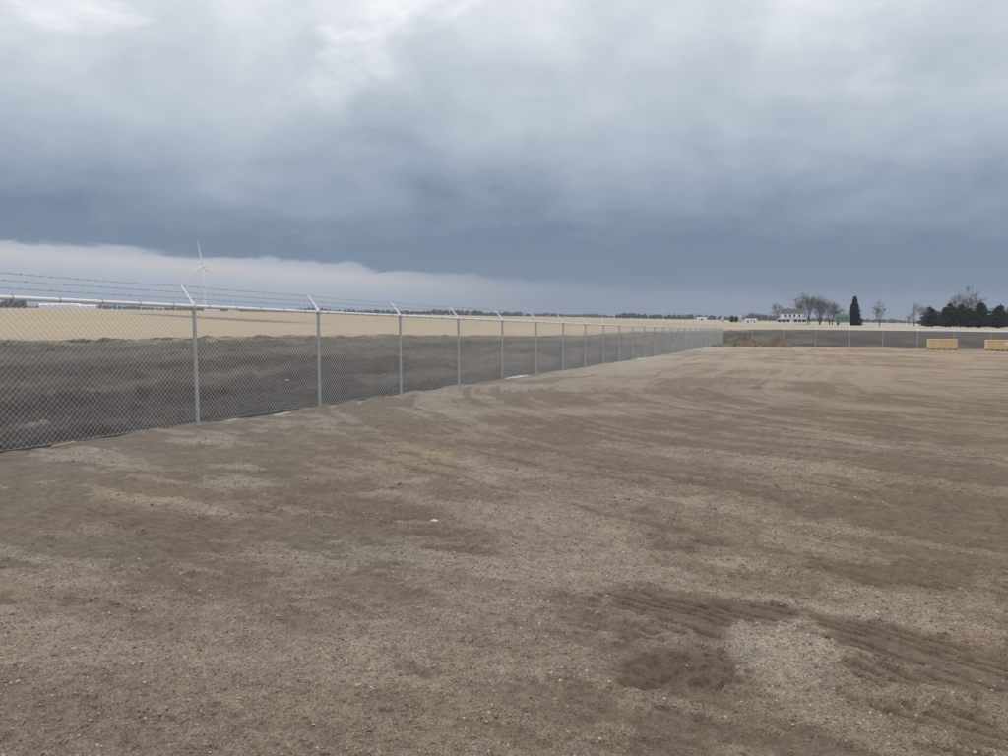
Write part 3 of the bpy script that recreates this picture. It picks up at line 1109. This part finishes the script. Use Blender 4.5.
def snow(x, y, a, b_, h, rz, seed, label, on_lot):
    n, k = 30, 8
    hfun = (lambda X, Y: lot_h(X, Y, lot_fields(X, Y))) if on_lot else ground_h
    v, f = [], []
    zz = float(hfun(np.array([x]), np.array([y]))[0])
    L = []
    for j in range(k + 1):
        q = j / k
        for i in range(n):
            an = 2 * math.pi * i / n
            wob = 0.7 + 0.9 * float(fbm(np.array([math.cos(an) * 2.2 + seed]), np.array([math.sin(an) * 2.2]), seed, 4, 0.6)[0] - 0.2)
            L.append((q * a * wob * math.cos(an), q * b_ * wob * math.sin(an), q))
    L = np.array(L)
    wx_ = x + L[:, 0] * math.cos(rz) - L[:, 1] * math.sin(rz)
    wy_ = y + L[:, 0] * math.sin(rz) + L[:, 1] * math.cos(rz)
    gz2 = hfun(wx_, wy_) - zz
    hz = h * (1 - L[:, 2] ** 2) * (0.6 + 0.8 * fbm(wx_ * 6, wy_ * 6, seed, 3)) - 0.012 * (L[:, 2] > 0.99)
    for p, g, q in zip(L, gz2, hz):
        v.append((p[0], p[1], g + q + 0.004))
    for j in range(k):
        for i in range(n):
            f.append((j * n + i, j * n + (i + 1) % n, (j + 1) * n + (i + 1) % n, (j + 1) * n + i)[::-1])
    m_ = MB()
    m_.add(v, f)
    o_ = m_.build('snow_patch', snow_m, None, True, (x, y, zz), (0, 0, rz))
    tag(o_, label, 'snow', 'remnants of old snow along the fence')
    return o_


TA = math.atan2(T[1], T[0])


def along(n_, off):
    p = P0 + T * D * n_ + U * off
    return p[0], p[1]


x, y = along(4.45, -0.02)
snow(x, y, 1.15, 0.09, 0.03, TA, 3, 'longest strip of old snow at the foot of the long fence, mid-way along', True)
x, y = along(10.6, 0.10)
snow(x, y, 1.0, 0.14, 0.03, TA, 5, 'farthest small strip of old snow at the foot of the long fence', True)
x, y = along(0.62, 0.03)
snow(x, y, 0.26, 0.022, 0.010, TA, 7, 'thin scrap of snow at the fence foot between the two nearest posts', True)
x, y = along(0.25, -0.02)
snow(x, y, 0.14, 0.018, 0.010, TA, 9, 'faint scrap of snow at the fence foot just right of the nearest post', True)
for i, (x, y, lab) in enumerate(((-7.9, 28.5, 'upper of two white snow clumps on the dark earth behind the fence'),
                                 (-6.9, 24.6, 'lower of two white snow clumps on the dark earth behind the fence'))):
    snow(x, y, 0.09, 0.05, 0.035, 0.2, 21 + i, lab, False)

# ------------------------------------------------------------------ trees
bark = mat('grey_bark', (0.105, 0.088, 0.080), 0.9, 0, 0.2, 2.0)
twig = mat('bare_twigs', (0.150, 0.125, 0.122), 0.9)
needle = mat('dark_needles', (0.030, 0.048, 0.034), 0.75, 0, 0.45, 0.9, spec=0.25)
needle2 = mat('pine_needles', (0.044, 0.066, 0.040), 0.75, 0, 0.45, 0.7, spec=0.25)


def bare_tree_meshes(seed, h=1.0, spread=0.55, forks=3):
    """unit-height leafless tree; returns (trunk mesh, crown mesh)"""
    rs_ = random.Random(seed)
    tr, cr = MB(), MB()

    def grow(p, d, ln, r_, lev):
        nseg = 3 if lev < 3 else 2
        pts = [p]
        dd = d.copy()
        for i in range(nseg):
            j = 0.10 + 0.06 * lev
            dd = (dd + Vector((rs_.uniform(-j, j), rs_.uniform(-j, j), rs_.uniform(-j * 0.3, j * 0.8)))).normalized()
            pts.append(pts[-1] + dd * ln / nseg)
        r1 = max(r_ * 0.64, 0.0009)
        for i in range(nseg):
            ra = r_ + (r1 - r_) * i / nseg
            rb = r_ + (r1 - r_) * (i + 1) / nseg
            (tr if lev < 2 else cr).tube(pts[i], pts[i + 1], ra, rb, 7 if lev < 2 else 3, False)
        if lev >= 7:
            return
        nchild = rs_.choice((2, 3)) if lev < 3 else rs_.choice((2, 2, 3))
        if lev == 0:
            nchild = forks
        for c in range(nchild):
            ax = dd.orthogonal().normalized()
            ax = Matrix.Rotation(rs_.uniform(0, 6.283) if lev else c * 6.283 / forks + rs_.uniform(-.4, .4), 3, dd) @ ax
            ang = rs_.uniform(0.25, spread) if lev else rs_.uniform(0.12, 0.62)
            nd_ = Matrix.Rotation(ang, 3, ax) @ dd
            nd_ = (nd_ + Vector((0, 0, 0.22 if lev < 4 else 0.05))).normalized()
            st = pts[-1] if c < 2 and lev else pts[rs_.randrange(1, len(pts))]
            grow(st, nd_, ln * (rs_.uniform(0.64, 0.9) if lev else rs_.uniform(1.2, 1.9)), max(r1 * rs_.uniform(0.72, 0.95), 0.0011), lev + 1)
        if lev > 0:
            for c in range(3):
                q = pts[rs_.randrange(0, len(pts))]
                nd_ = Vector((rs_.uniform(-1, 1), rs_.uniform(-1, 1), rs_.uniform(-0.2, 1))).normalized()
                cr.tube(q, q + nd_ * ln * rs_.uniform(0.3, 0.6), max(r1 * 0.35, 0.0010), 0.0007, 3, False)

    grow(Vector((0, 0, -0.02)), Vector((rs_.uniform(-.05, .05), 0, 1)).normalized(), 0.14, 0.019, 0)
    top = max(v[2] for v in cr.v)
    for q in (tr, cr):
        q.v = [(a_ / top, b_ / top, c_ / top) for a_, b_, c_ in q.v]
    return tr.mesh('trunk', bark), cr.mesh('crown', twig)


BARE = [bare_tree_meshes(11, spread=0.62, forks=4), bare_tree_meshes(23, spread=0.66, forks=4), bare_tree_meshes(37, spread=0.60, forks=4), bare_tree_meshes(52, spread=0.72, forks=5)]


def bare_tree(x, y, h, wid, var, rz, label, group):
    root = empty('bare_tree', (x, y, gnd(x, y) - 0.1), rz)
    root.scale = (h * wid, h * wid, h)
    tag(root, label, 'tree', group)
    link('trunk', BARE[var][0], root)
    link('crown', BARE[var][1], root)
    return root


def conifer_meshes(seed, kind):
    """unit-height evergreen built of needle sprays on drooping whorls"""
    rs_ = random.Random(seed)
    tr, cr = MB(), MB()
    tr.tube((0, 0, -0.02), (0, 0, 0.95), 0.020, 0.004, 7)
    lev = 30 if kind == 'spruce' else 22
    for i in range(lev):
        q = (i + rs_.uniform(-.3, .3)) / lev
        if kind == 'spruce':
            z = 0.05 + 0.93 * q
            rad = 0.29 * (1 - q) ** 1.0 + 0.010
            droop = -0.25
        else:
            z = 0.06 + 0.88 * q
            rad = 0.36 * max(0.03, 1 - (max(q - 0.12, 0) / 0.90) ** 1.45) * rs_.uniform(0.8, 1.15)
            droop = 0.10
        nb_ = 15 if kind == 'spruce' else 12
        off = rs_.uniform(0, 6.28)
        for k in range(nb_):
            if rs_.random() < 0.08:
                continue
            an = off + 2 * math.pi * k / nb_ + rs_.uniform(-.2, .2)
            ln = rad * (rs_.uniform(0.62, 1.10) if kind == 'spruce' else rs_.uniform(0.45, 1.22)) * (0.75 if q < 0.05 else 1)
            if kind != 'spruce':
                ln *= 0.72 + 0.55 * math.sin(2 * an + seed * 1.7 + 6 * q) ** 2
            c_, s_n = math.cos(an), math.sin(an)
            tip = Vector((c_ * ln, s_n * ln, z + droop * ln + rs_.uniform(-.012, .012)))
            root_ = Vector((c_ * 0.01, s_n * 0.01, z))
            if k % 3 == 0:
                tr.tube(root_, root_.lerp(tip, 0.8), 0.004, 0.0015, 3, False)
            m_ = 5
            for j in range(m_):
                t_ = 0.22 + 0.78 * (j + rs_.random()) / m_
                c0 = root_.lerp(tip, t_)
                sz = (0.020 + 0.035 * (1 - 0.5 * t_)) * (1.0 if kind == 'spruce' else 1.15) * (0.45 + 0.55 * (1 - q)) ** 0.4
                for _ in range(3):
                    d1 = Vector((c_ + rs_.uniform(-.9, .9), s_n + rs_.uniform(-.9, .9), rs_.uniform(-.7, .5))).normalized() * sz * 1.35
                    d2 = Vector((rs_.uniform(-1, 1), rs_.uniform(-1, 1), rs_.uniform(-1, 1))).normalized() * sz * 0.5
                    cr.add([c0 - d1 * 0.3 + d2, c0 - d1 * 0.3 - d2, c0 + d1], [(0, 1, 2)])
    for _ in range(30):
        z = rs_.uniform(0.9, 1.0)
        d1 = Vector((rs_.uniform(-1, 1), rs_.uniform(-1, 1), rs_.uniform(0, 1))).normalized() * 0.025
        cr.add([(0.004, 0, z - 0.02), (-0.004, 0, z - 0.02), tuple(Vector((0, 0, z)) + d1)], [(0, 1, 2)])
    return tr.mesh('trunk', bark), cr.mesh('crown', needle if kind == 'spruce' else needle2)


SPRUCE = conifer_meshes(3, 'spruce')
PINE = [conifer_meshes(5, 'pine'), conifer_meshes(6, 'pine'), conifer_meshes(9, 'pine')]


def evergreen(name, x, y, h, wid, meshes, rz, label, group=None):
    root = empty(name, (x, y, gnd(x, y) - 0.1), rz)
    root.scale = (h * wid, h * wid, h)
    tag(root, label, 'tree', group)
    link('trunk', meshes[0], root)
    link('crown', meshes[1], root)
    return root


GB = 'bare trees around the farmstead'
for (x, y, h, wd, var, lab) in (
        (200.5, 521, 20.5, 0.95, 0, 'tallest bare tree just right of the white farmhouse, leftmost of its clump'),
        (205.5, 530, 19.5, 0.95, 2, 'second bare tree from the farmhouse, close behind the tallest'),
        (210.3, 524, 19.0, 1.00, 1, 'broad bare tree in the middle of the clump by the farmhouse'),
        (214.6, 536, 17.5, 1.00, 0, 'bare tree in the clump, set back left of the green-roofed barn'),
        (218.2, 528, 16.0, 1.15, 3, 'spreading bare tree just left of the green-roofed barn'),
        (225.0, 535, 13.5, 1.15, 1, 'lowest bare tree of the clump, directly behind the green-roofed barn'),
        (203.2, 538, 18.5, 1.05, 1, 'bare tree half hidden behind the two tallest of the farmhouse clump'),
        (212.6, 531, 18.0, 1.05, 2, 'bare tree right of the middle of the farmhouse clump'),
        (221.8, 533, 15.0, 1.10, 0, 'bare tree rising from behind the left end of the green barn roof'),
        (187.0, 540, 14.5, 0.9, 3, 'bare tree whose faint top shows above the farmhouse roof'),
        (219.3, 460, 14.6, 0.95, 1, 'lone bare tree standing right of the tall spruce'),
        (255.5, 478, 12.5, 0.75, 2, 'slim bare tree at the left end of the pine row'),
        (260.5, 500, 15.0, 0.8, 0, 'slim bare tree behind the leftmost pines of the row'),
        (314.0, 530, 27.0, 1.05, 1, 'tall wide bare tree rising behind the pine row'),
        (311.0, 540, 22.0, 0.9, 3, 'bare tree close behind the tall wide one over the pine row'),
        (463.0, 900, 12.5, 1.1, 1, 'small far bare tree left of the pine row on the horizon')):
    bare_tree(x, y, h * 1.06, wd * 1.04, var, random.Random(lab).uniform(0, 6), lab, GB)
far_bare = ((333.0, 1100, 11.0), (341.0, 1090, 12.5), (349.0, 1110, 13.5), (357.0, 1100, 12.5), (366.0, 1105, 11.0), (377.0, 1120, 9.5))
for i, (x, y, h) in enumerate(far_bare):
    bare_tree(x, y, h, 1.35, i % 4, i * 1.3, '%s small bare tree from the left in the distant grove left of the farmhouse' % ('leftmost', 'second', 'third', 'fourth', 'fifth', 'last')[i], 'distant bare grove left of the farmhouse')

evergreen('spruce_tree', 228.9, 515, 19.6, 1.15, SPRUCE, 0.3, 'tall dark conical spruce right of the green-roofed barn')
evergreen('small_evergreen', 202.6, 700, 6.6, 1.05, PINE[0], 0.3, 'left of two small dark evergreens near the far grey silo', 'pair of small far evergreens')
evergreen('small_evergreen', 206.8, 702, 6.4, 1.0, PINE[1], 1.9, 'right of two small dark evergreens near the far grey silo', 'pair of small far evergreens')
PZ = 480.0
ordinal = ['leftmost', 'second', 'third', 'fourth', 'fifth', 'sixth', 'seventh', 'eighth', 'ninth', 'tenth', 'eleventh', 'twelfth']
pines = ((261.2, 480, 12.6, 0.92), (266.4, 486, 11.6, 1.0), (271.6, 481, 12.8, 0.95), (276.0, 484, 15.2, 0.9), (280.3, 480, 14.6, 0.95), (287.6, 484, 12.2, 1.1),
         (292.0, 480, 15.4, 0.95), (295.4, 485, 16.2, 0.9), (303.0, 480, 13.8, 1.0), (306.8, 484, 14.4, 0.95), (312.7, 480, 14.8, 1.0), (319.0, 483, 15.0, 1.0))
for i, (x, y, h, wd) in enumerate(pines):
    lab = ('leftmost dark pine of the row right of the lone bare tree' if i == 0 else
           '%s dark pine from the left in the row at the right' % ordinal[i])
    evergreen('pine_tree', x - 2.2, y, h * 1.04, wd * 1.55, PINE[i % 3], i * 1.7, lab, 'pine row at the right')

# ------------------------------------------------------------------ farm buildings
white_paint = mat('white_siding', (0.84, 0.86, 0.89), 0.7, 0, 0.05, 0.8)
grey_roof = mat('grey_shingles', (0.100, 0.112, 0.122), 0.85, 0, 0.15, 0.9)
green_roof = mat('green_metal_roof', (0.070, 0.130, 0.118), 0.55, 0, 0.10, 0.6)
dark_glass = mat('dark_window', (0.035, 0.040, 0.050), 0.15)
grey_metal = mat('grey_bin_metal', (0.50, 0.52, 0.54), 0.5, 0.4, 0.06, 0.8)
foundation_m = mat('stone_foundation', (0.16, 0.15, 0.13), 0.9)
brick_m = mat('chimney_brick', (0.22, 0.13, 0.10), 0.9, 0, 0.2, 3.0)


def gable(m_, x0, x1, y0, y1, z0, z1, over=0.35, th_=0.18):
    """roof with ridge along x: two slabs as one closed prism"""
    ym = (y0 + y1) / 2
    a_, b_ = y0 - over, y1 + over
    k = (z1 - z0) / (ym - y0)
    zl = z0 - k * over
    X0, X1 = x0 - over, x1 + over
    v = []
    for X in (X0, X1):
        v += [(X, a_, zl), (X, ym, z1), (X, b_, zl), (X, b_, zl + th_), (X, ym, z1 + th_), (X, a_, zl + th_)]
    f = [(0, 1, 4, 5), (1, 2, 3, 4), (6, 11, 10, 7), (7, 10, 9, 8), (0, 6, 7, 1), (1, 7, 8, 2), (5, 4, 10, 11), (4, 3, 9, 10), (0, 5, 11, 6), (2, 8, 9, 3)]
    m_.add(v, f)


def house_block(m_, x0, x1, y0, y1, z0, ze, zr):
    """walls with gable ends (ridge along x)"""
    ym = (y0 + y1) / 2
    v = []
    for X in (x0, x1):
        v += [(X, y0, z0), (X, y1, z0), (X, y1, ze), (X, ym, zr), (X, y0, ze)]
    m_.add(v, [(0, 1, 2, 3, 4)[::-1], (5, 6, 7, 8, 9), (0, 4, 9, 5)[::-1], (1, 6, 7, 2)[::-1], (0, 5, 6, 1)[::-1], (2, 7, 8, 3)[::-1], (3, 8, 9, 4)[::-1]])


def window(parent, x, y, z, w_, h_):
    p = MB().box(x - w_ / 2, x + w_ / 2, y - 0.05, y + 0.02, z, z + h_).build('window', dark_glass, parent)
    fm = MB()
    t_ = 0.12
    fm.box(x - w_ / 2 - t_, x - w_ / 2 - 0.002, y - 0.09, y + 0.02, z - t_, z + h_ + t_)
    fm.box(x + w_ / 2 + 0.002, x + w_ / 2 + t_, y - 0.09, y + 0.02, z - t_, z + h_ + t_)
    fm.box(x - w_ / 2, x + w_ / 2, y - 0.09, y + 0.02, z + h_ + 0.002, z + h_ + t_)
    fm.box(x - w_ / 2, x + w_ / 2, y - 0.12, y + 0.02, z - t_, z - 0.002)
    fm.build('frame', white_paint, p)


hx, hy = 189.8, 520.0
farm = empty('farmhouse', (hx, hy, gnd(hx, hy) + 0.15), R(-16))
farm.scale = (1.0, 1.0, 1.10)
tag(farm, 'white two-storey farmhouse with grey roof and glazed front porch', 'house')
m = MB()
house_block(m, -6.2, 6.2, -4.0, 4.0, 0.0, 6.5, 8.9)
m.build('wall', white_paint, farm)
m = MB()
gable(m, -6.2, 6.2, -4.0, 4.0, 6.52, 8.96, 0.5)
rf = m.build('roof', grey_roof, farm)
MB().box(-2.4, -1.6, 0.3, 1.1, 8.0, 9.7).build('chimney', brick_m, rf)
for x in (-4.5, -1.2, 1.4, 4.5):
    window(farm, x, -4.0, 4.1, 1.1, 1.6)
# porch across the front, wider than the house
MB().box(-9.6, 8.9, -7.2, -4.05, 0.0, 1.25).build('porch_wall', white_paint, farm)
for x0, x1 in ((-9.2, -7.0), (-6.6, -4.4), (-4.0, -1.6), (0.9, 3.1), (3.6, 5.5), (6.0, 8.3)):
    MB().box(x0, x1, -7.15, -6.95, 1.25, 2.75).build('porch_window', dark_glass, farm)
for x in (-9.4, -6.8, -4.2, -1.35, 0.65, 3.35, 5.75, 8.6):
    MB().box(x - 0.2, x + 0.2, -7.22, -6.9, 1.252, 2.9).build('porch_post', white_paint, farm)
MB().box(-9.2, 8.6, -6.85, -4.1, 1.26, 2.88).build('porch_room', white_paint, farm)
m = MB()
v = [(-10.0, -7.7, 2.95), (9.3, -7.7, 2.95), (9.3, -4.02, 2.95), (-10.0, -4.02, 2.95), (-7.5, -4.02, 3.9), (7.2, -4.02, 3.9)]
m.add(v, [(0, 3, 2, 1), (0, 1, 5, 4), (1, 2, 5), (3, 0, 4), (2, 3, 4, 5)])
m.build('porch_roof', mat('pale_porch_roof', (0.42, 0.43, 0.42), 0.8), farm)
MB().box(-9.7, 9.0, -7.3, 4.1, -1.2, -0.004).build('foundation', foundation_m, farm)
bx_, by_ = 219.6, 512.0
barn = empty('barn', (bx_, by_, gnd(bx_, by_)), R(-18))
tag(barn, 'small white barn with steep green roof beside the tall spruce', 'barn')
m = MB()
v = []
prof = [(-3.6, 0), (3.6, 0), (3.6, 2.5), (2.4, 5.3), (0, 7.0), (-2.4, 5.3), (-3.6, 2.5)]
for X in (-4.2, 4.2):
    v += [(X, p, q - (0.8 if q == 0 else 0)) for p, q in prof]
n = len(prof)
m.add(v, [tuple(range(n))[::-1], tuple(range(n, 2 * n))] + [(i, (i + 1) % n, n + (i + 1) % n, n + i) for i in range(n)])
m.build('wall', white_paint, barn)
m = MB()
rp = [(-3.95, 2.2), (-2.55, 5.45), (0, 7.2), (2.55, 5.45), (3.95, 2.2)]
for X0 in (0,):
    v = []
    for X in (-4.5, 4.5):
        v += [(X, p, q) for p, q in rp] + [(X, p * 0.985, q - 0.13) for p, q in rp][::-1]
    n = 10
    m.add(v, [tuple(range(n))[::-1], tuple(range(n, 2 * n))] + [(i, (i + 1) % n, n + (i + 1) % n, n + i) for i in range(n)])
m.build('roof', green_roof, barn)
MB().box(-3.4, -2.1, -3.68, -3.55, -0.3, 2.0).build('door', dark_glass, barn)


def small_shed(x, y, wx, wy, he, hr, rz, name, label, cat='shed', group=None, roof_m=None, door=True):
    root = empty(name, (x, y, gnd(x, y)), rz)
    tag(root, label, cat, group)
    m_ = MB()
    house_block(m_, -wx / 2, wx / 2, -wy / 2, wy / 2, -0.8, he, hr)
    m_.build('wall', white_paint, root)
    m_ = MB()
    gable(m_, -wx / 2, wx / 2, -wy / 2, wy / 2, he + 0.02, hr + 0.05, 0.3)
    m_.build('roof', roof_m or grey_metal, root)
    if door:
        MB().box(-wx * 0.1, wx * 0.12, -wy / 2 - 0.05, -wy / 2 + 0.02, 0.0, he * 0.7).build('door', dark_glass, root)
    return root


def bin_(x, y, rad, h, cone, label):
    root = empty('grain_bin', (x, y, gnd(x, y)))
    tag(root, label, 'grain bin')
    m_ = MB()
    prof_ = [(rad, -0.5)]
    k = int(h / 0.8)
    for i in range(k):
        z = h * i / k
        prof_ += [(rad, z), (rad + 0.04, z + h / k * 0.5)]
    prof_ += [(rad, h)]
    m_.lathe(prof_, 20)
    m_.build('wall', grey_metal, root)
    m_ = MB()
    m_.lathe([(rad + 0.12, h + 0.01), (rad * 0.15, h + cone), (rad * 0.12, h + cone + 0.35)], 20)
    m_.build('roof', grey_metal, root)


bin_(216.2, 720, 1.8, 5.3, 0.9, 'grey round silo right of the two small far evergreens')
bin_(193.8, 700, 1.3, 2.9, 1.1, 'little white tank with cone roof behind the fence corner')
small_shed(223.6, 722, 5.6, 4.5, 2.3, 3.2, -0.3, 'shed', 'small white shed right of the grey silo', group='small far sheds')
small_shed(230.2, 724, 3.6, 4.0, 2.4, 3.3, -0.3, 'shed', 'smallest white shed, between the silo and the farmhouse', group='small far sheds')
small_shed(376.0, 1500, 19.0, 12, 4.0, 5.5, -0.2, 'long_shed', 'low white long building on the horizon above the far fence end', 'building')
for (x, y, wx, he, hr, lab) in (
        (-925.0, 1600, 30, 7.5, 10.0, 'leftmost white industrial hall under the near top rail on the horizon'),
        (-888.0, 1610, 44, 8.5, 10.8, 'widest white industrial hall on the left horizon'),
        (-845.0, 1600, 34, 6.5, 8.6, 'lower white industrial hall, right of the widest on the left horizon'),
        (-590.0, 1600, 26, 6.5, 8.5, 'white hall just right of the wind turbine foot'),
        (-556.0, 1620, 18, 8.0, 11.0, 'small tall white hall farther right of the wind turbine foot')):
    small_shed(x, y, wx, 18, he, hr, 0.45, 'industrial_hall', lab, 'building', 'white halls on the left horizon', white_paint, False)

# ------------------------------------------------------------------ wind turbine and mast
turb_m = mat('turbine_white', (0.80, 0.81, 0.82), 0.45)
tx, ty = -553.0, 1460.0
tb = gnd(tx, ty)
turb = empty('wind_turbine', (tx, ty, tb))
tag(turb, 'white three-bladed wind turbine on the left horizon', 'wind turbine')
HUB = 82.0
MB().lathe([(2.3, -1.0), (2.2, 0), (1.9, 25), (1.6, 50), (1.25, HUB - 1.8)], 18).build('tower', turb_m, turb, True)
yaw = R(62)           # rotor axis turned well away from the viewer
ax = Vector((math.sin(yaw), -math.cos(yaw), 0))
side = Vector((math.cos(yaw), math.sin(yaw), 0))
m = MB()
hub_c = Vector((0, 0, HUB)) - ax * 4.2
m.tube(Vector((0, 0, HUB)) - ax * 3.0, Vector((0, 0, HUB)) + ax * 6.5, 1.75, 1.5, 8)
m.build('nacelle', turb_m, turb)
m = MB()
m.tube(hub_c + ax * 1.4, hub_c, 1.5, 1.5, 10)
m.tube(hub_c, hub_c - ax * 1.6, 1.5, 0.4, 10)
m.build('hub', turb_m, turb, True)
for k in range(3):
    ph = R(-9 + 120 * k)
    d_ = side * math.sin(ph) + Vector((0, 0, 1)) * math.cos(ph)
    p_ = side * math.cos(ph) - Vector((0, 0, 1)) * math.sin(ph)
    m = MB()
    L = 47.0
    st = [(0.0, 0.9, 0.9), (0.05, 1.0, 0.8), (0.16, 1.75, 0.42), (0.4, 1.25, 0.28), (0.7, 0.85, 0.18), (0.93, 0.5, 0.10), (1.0, 0.12, 0.04)]
    vv = []
    for q, ch, tk in st:
        c = hub_c - ax * (0.3 + 1.6 * q * q) + d_ * (1.0 + L * q)
        for i in range(8):
            an = 2 * math.pi * i / 8
            vv.append(c + p_ * ch * 1.35 * (math.cos(an) + 0.35) + ax * tk * 1.6 * math.sin(an))
    ff = []
    for j in range(len(st) - 1):
        for i in range(8):
            ff.append((j * 8 + i, j * 8 + (i + 1) % 8, (j + 1) * 8 + (i + 1) % 8, (j + 1) * 8 + i))
    ff.append(tuple(range(8)))
    ff.append(tuple(8 * (len(st) - 1) + i for i in range(8))[::-1])
    m.add(vv, ff)
    m.build('blade', turb_m, turb, True)

mx, my = -123.5, 1500.0
mast = empty('radio_mast', (mx, my, gnd(mx, my)))
tag(mast, 'thin pale radio mast standing on the horizon left of centre', 'mast')
m = MB()
for k in range(3):
    an = 2 * math.pi * k / 3
    m.tube((0.5 * math.cos(an), 0.5 * math.sin(an), -0.5), (0.35 * math.cos(an), 0.35 * math.sin(an), 15), 0.12, 0.08, 5)
for i in range(14):
    for k in range(3):
        a0, a1 = 2 * math.pi * k / 3, 2 * math.pi * (k + 1) / 3
        m.tube((0.45 * math.cos(a0), 0.45 * math.sin(a0), i * 1.05), (0.45 * math.cos(a1), 0.45 * math.sin(a1), (i + 1) * 1.05), 0.05, None, 3, False)
m.build('lattice', grey_metal, mast)
MB().tube((0, 0, 14.8), (0, 0, 18.5), 0.09, 0.04, 5).build('antenna', grey_metal, mast)

# ------------------------------------------------------------------ far-off woods on the horizon
wood_m = mat('far_wood', (0.045, 0.048, 0.046), 0.9, 0, 0.35, 0.06)


def woods(px0, px1, depth, hm, seed, label, gap=0.2):
    rs_ = random.Random(seed)
    v, f = [], []
    x0, x1 = px0 * depth, px1 * depth
    step = 6.0
    x = x0
    base = bmesh.new()
    bmesh.ops.create_icosphere(base, subdivisions=1, radius=1.0)
    bv = [q.co.copy() for q in base.verts]
    bf = [tuple(q.index for q in p.verts) for p in base.faces]
    base.free()
    XS = []
    while x < x1:
        for row in range(2):
            XS.append((x + rs_.uniform(-3, 3), depth + row * 25 + rs_.uniform(-15, 15)))
        x += step
    XS = np.array(XS)
    G_ = ground_h(XS[:, 0], XS[:, 1])
    env = fbm(XS[:, 0] * 0.012, XS[:, 1] * 0 + seed, seed, 4, 0.6)
    for (x, y), g, e in zip(XS, G_, env):
        hh = hm * (0.25 + 1.35 * max(0, e - gap)) * rs_.uniform(0.75, 1.2)
        if hh < hm * 0.28:
            hh = hm * 0.28
        for q in range(2):
            k = len(v)
            cx, cy = x + rs_.uniform(-2, 2), y + rs_.uniform(-2, 2)
            rad = rs_.uniform(2.6, 4.6)
            z0 = g + hh * (0.35 + 0.25 * q)
            for c in bv:
                w_ = rs_.uniform(0.7, 1.2)
                v.append((cx + c.x * rad * w_, cy + c.y * rad * w_, max(g - 0.5, z0 + c.z * hh * (0.5 - 0.12 * q) * w_)))
            f += [tuple(i + k for i in p) for p in bf]
    m_ = MB()
    m_.v, m_.f = v, f
    o_ = m_.build('far_woods', wood_m)
    tag(o_, label, 'woods', kind='stuff')


woods(-0.74, -0.615, 1500, 19, 1, 'dark clump of far woods at the left edge on the horizon', 0.1)
woods(-0.615, -0.34, 2600, 16, 2, 'low far tree line behind the white halls', 0.15)
woods(-0.34, 0.02, 2400, 18, 3, 'long far tree line on the horizon left of centre', 0.12)
woods(0.0, 0.14, 2900, 14, 4, 'thin far tree line on the horizon at the centre', 0.15)
woods(0.145, 0.235, 2000, 13, 5, 'solid dark wood on the horizon above the long fence end', 0.05)
woods(0.235, 0.37, 2300, 17, 6, 'far wood on the horizon left of the farmhouse', 0.12)
woods(0.34, 0.75, 2400, 13, 7, 'low far tree line on the right horizon', 0.15)

# ------------------------------------------------------------------ haze
hz = bpy.data.materials.new('haze_air')
hz.use_nodes = True
hn = hz.node_tree
hn.nodes.clear()
pv = hn.nodes.new('ShaderNodeVolumePrincipled')
pv.inputs['Color'].default_value = (0.82, 0.88, 0.97, 1)
pv.inputs['Density'].default_value = 0.00012
pv.inputs['Anisotropy'].default_value = 0.2
ho = hn.nodes.new('ShaderNodeOutputMaterial')
hn.links.new(pv.outputs[0], ho.inputs['Volume'])
q = 4400.0
v = []
for zo in (-6.0, 150.0):
    for x, y in ((-q, -q), (q, -q), (q, q), (-q, q)):
        v.append((x, y, zo - 0.0175 * x))
m = MB()
m.add(v, [(3, 2, 1, 0), (4, 5, 6, 7), (0, 1, 5, 4), (1, 2, 6, 5), (2, 3, 7, 6), (3, 0, 4, 7)])
haze = m.build('haze', hz)
tag(haze, 'thin pale haze filling the air over the fields', 'haze', kind='stuff')
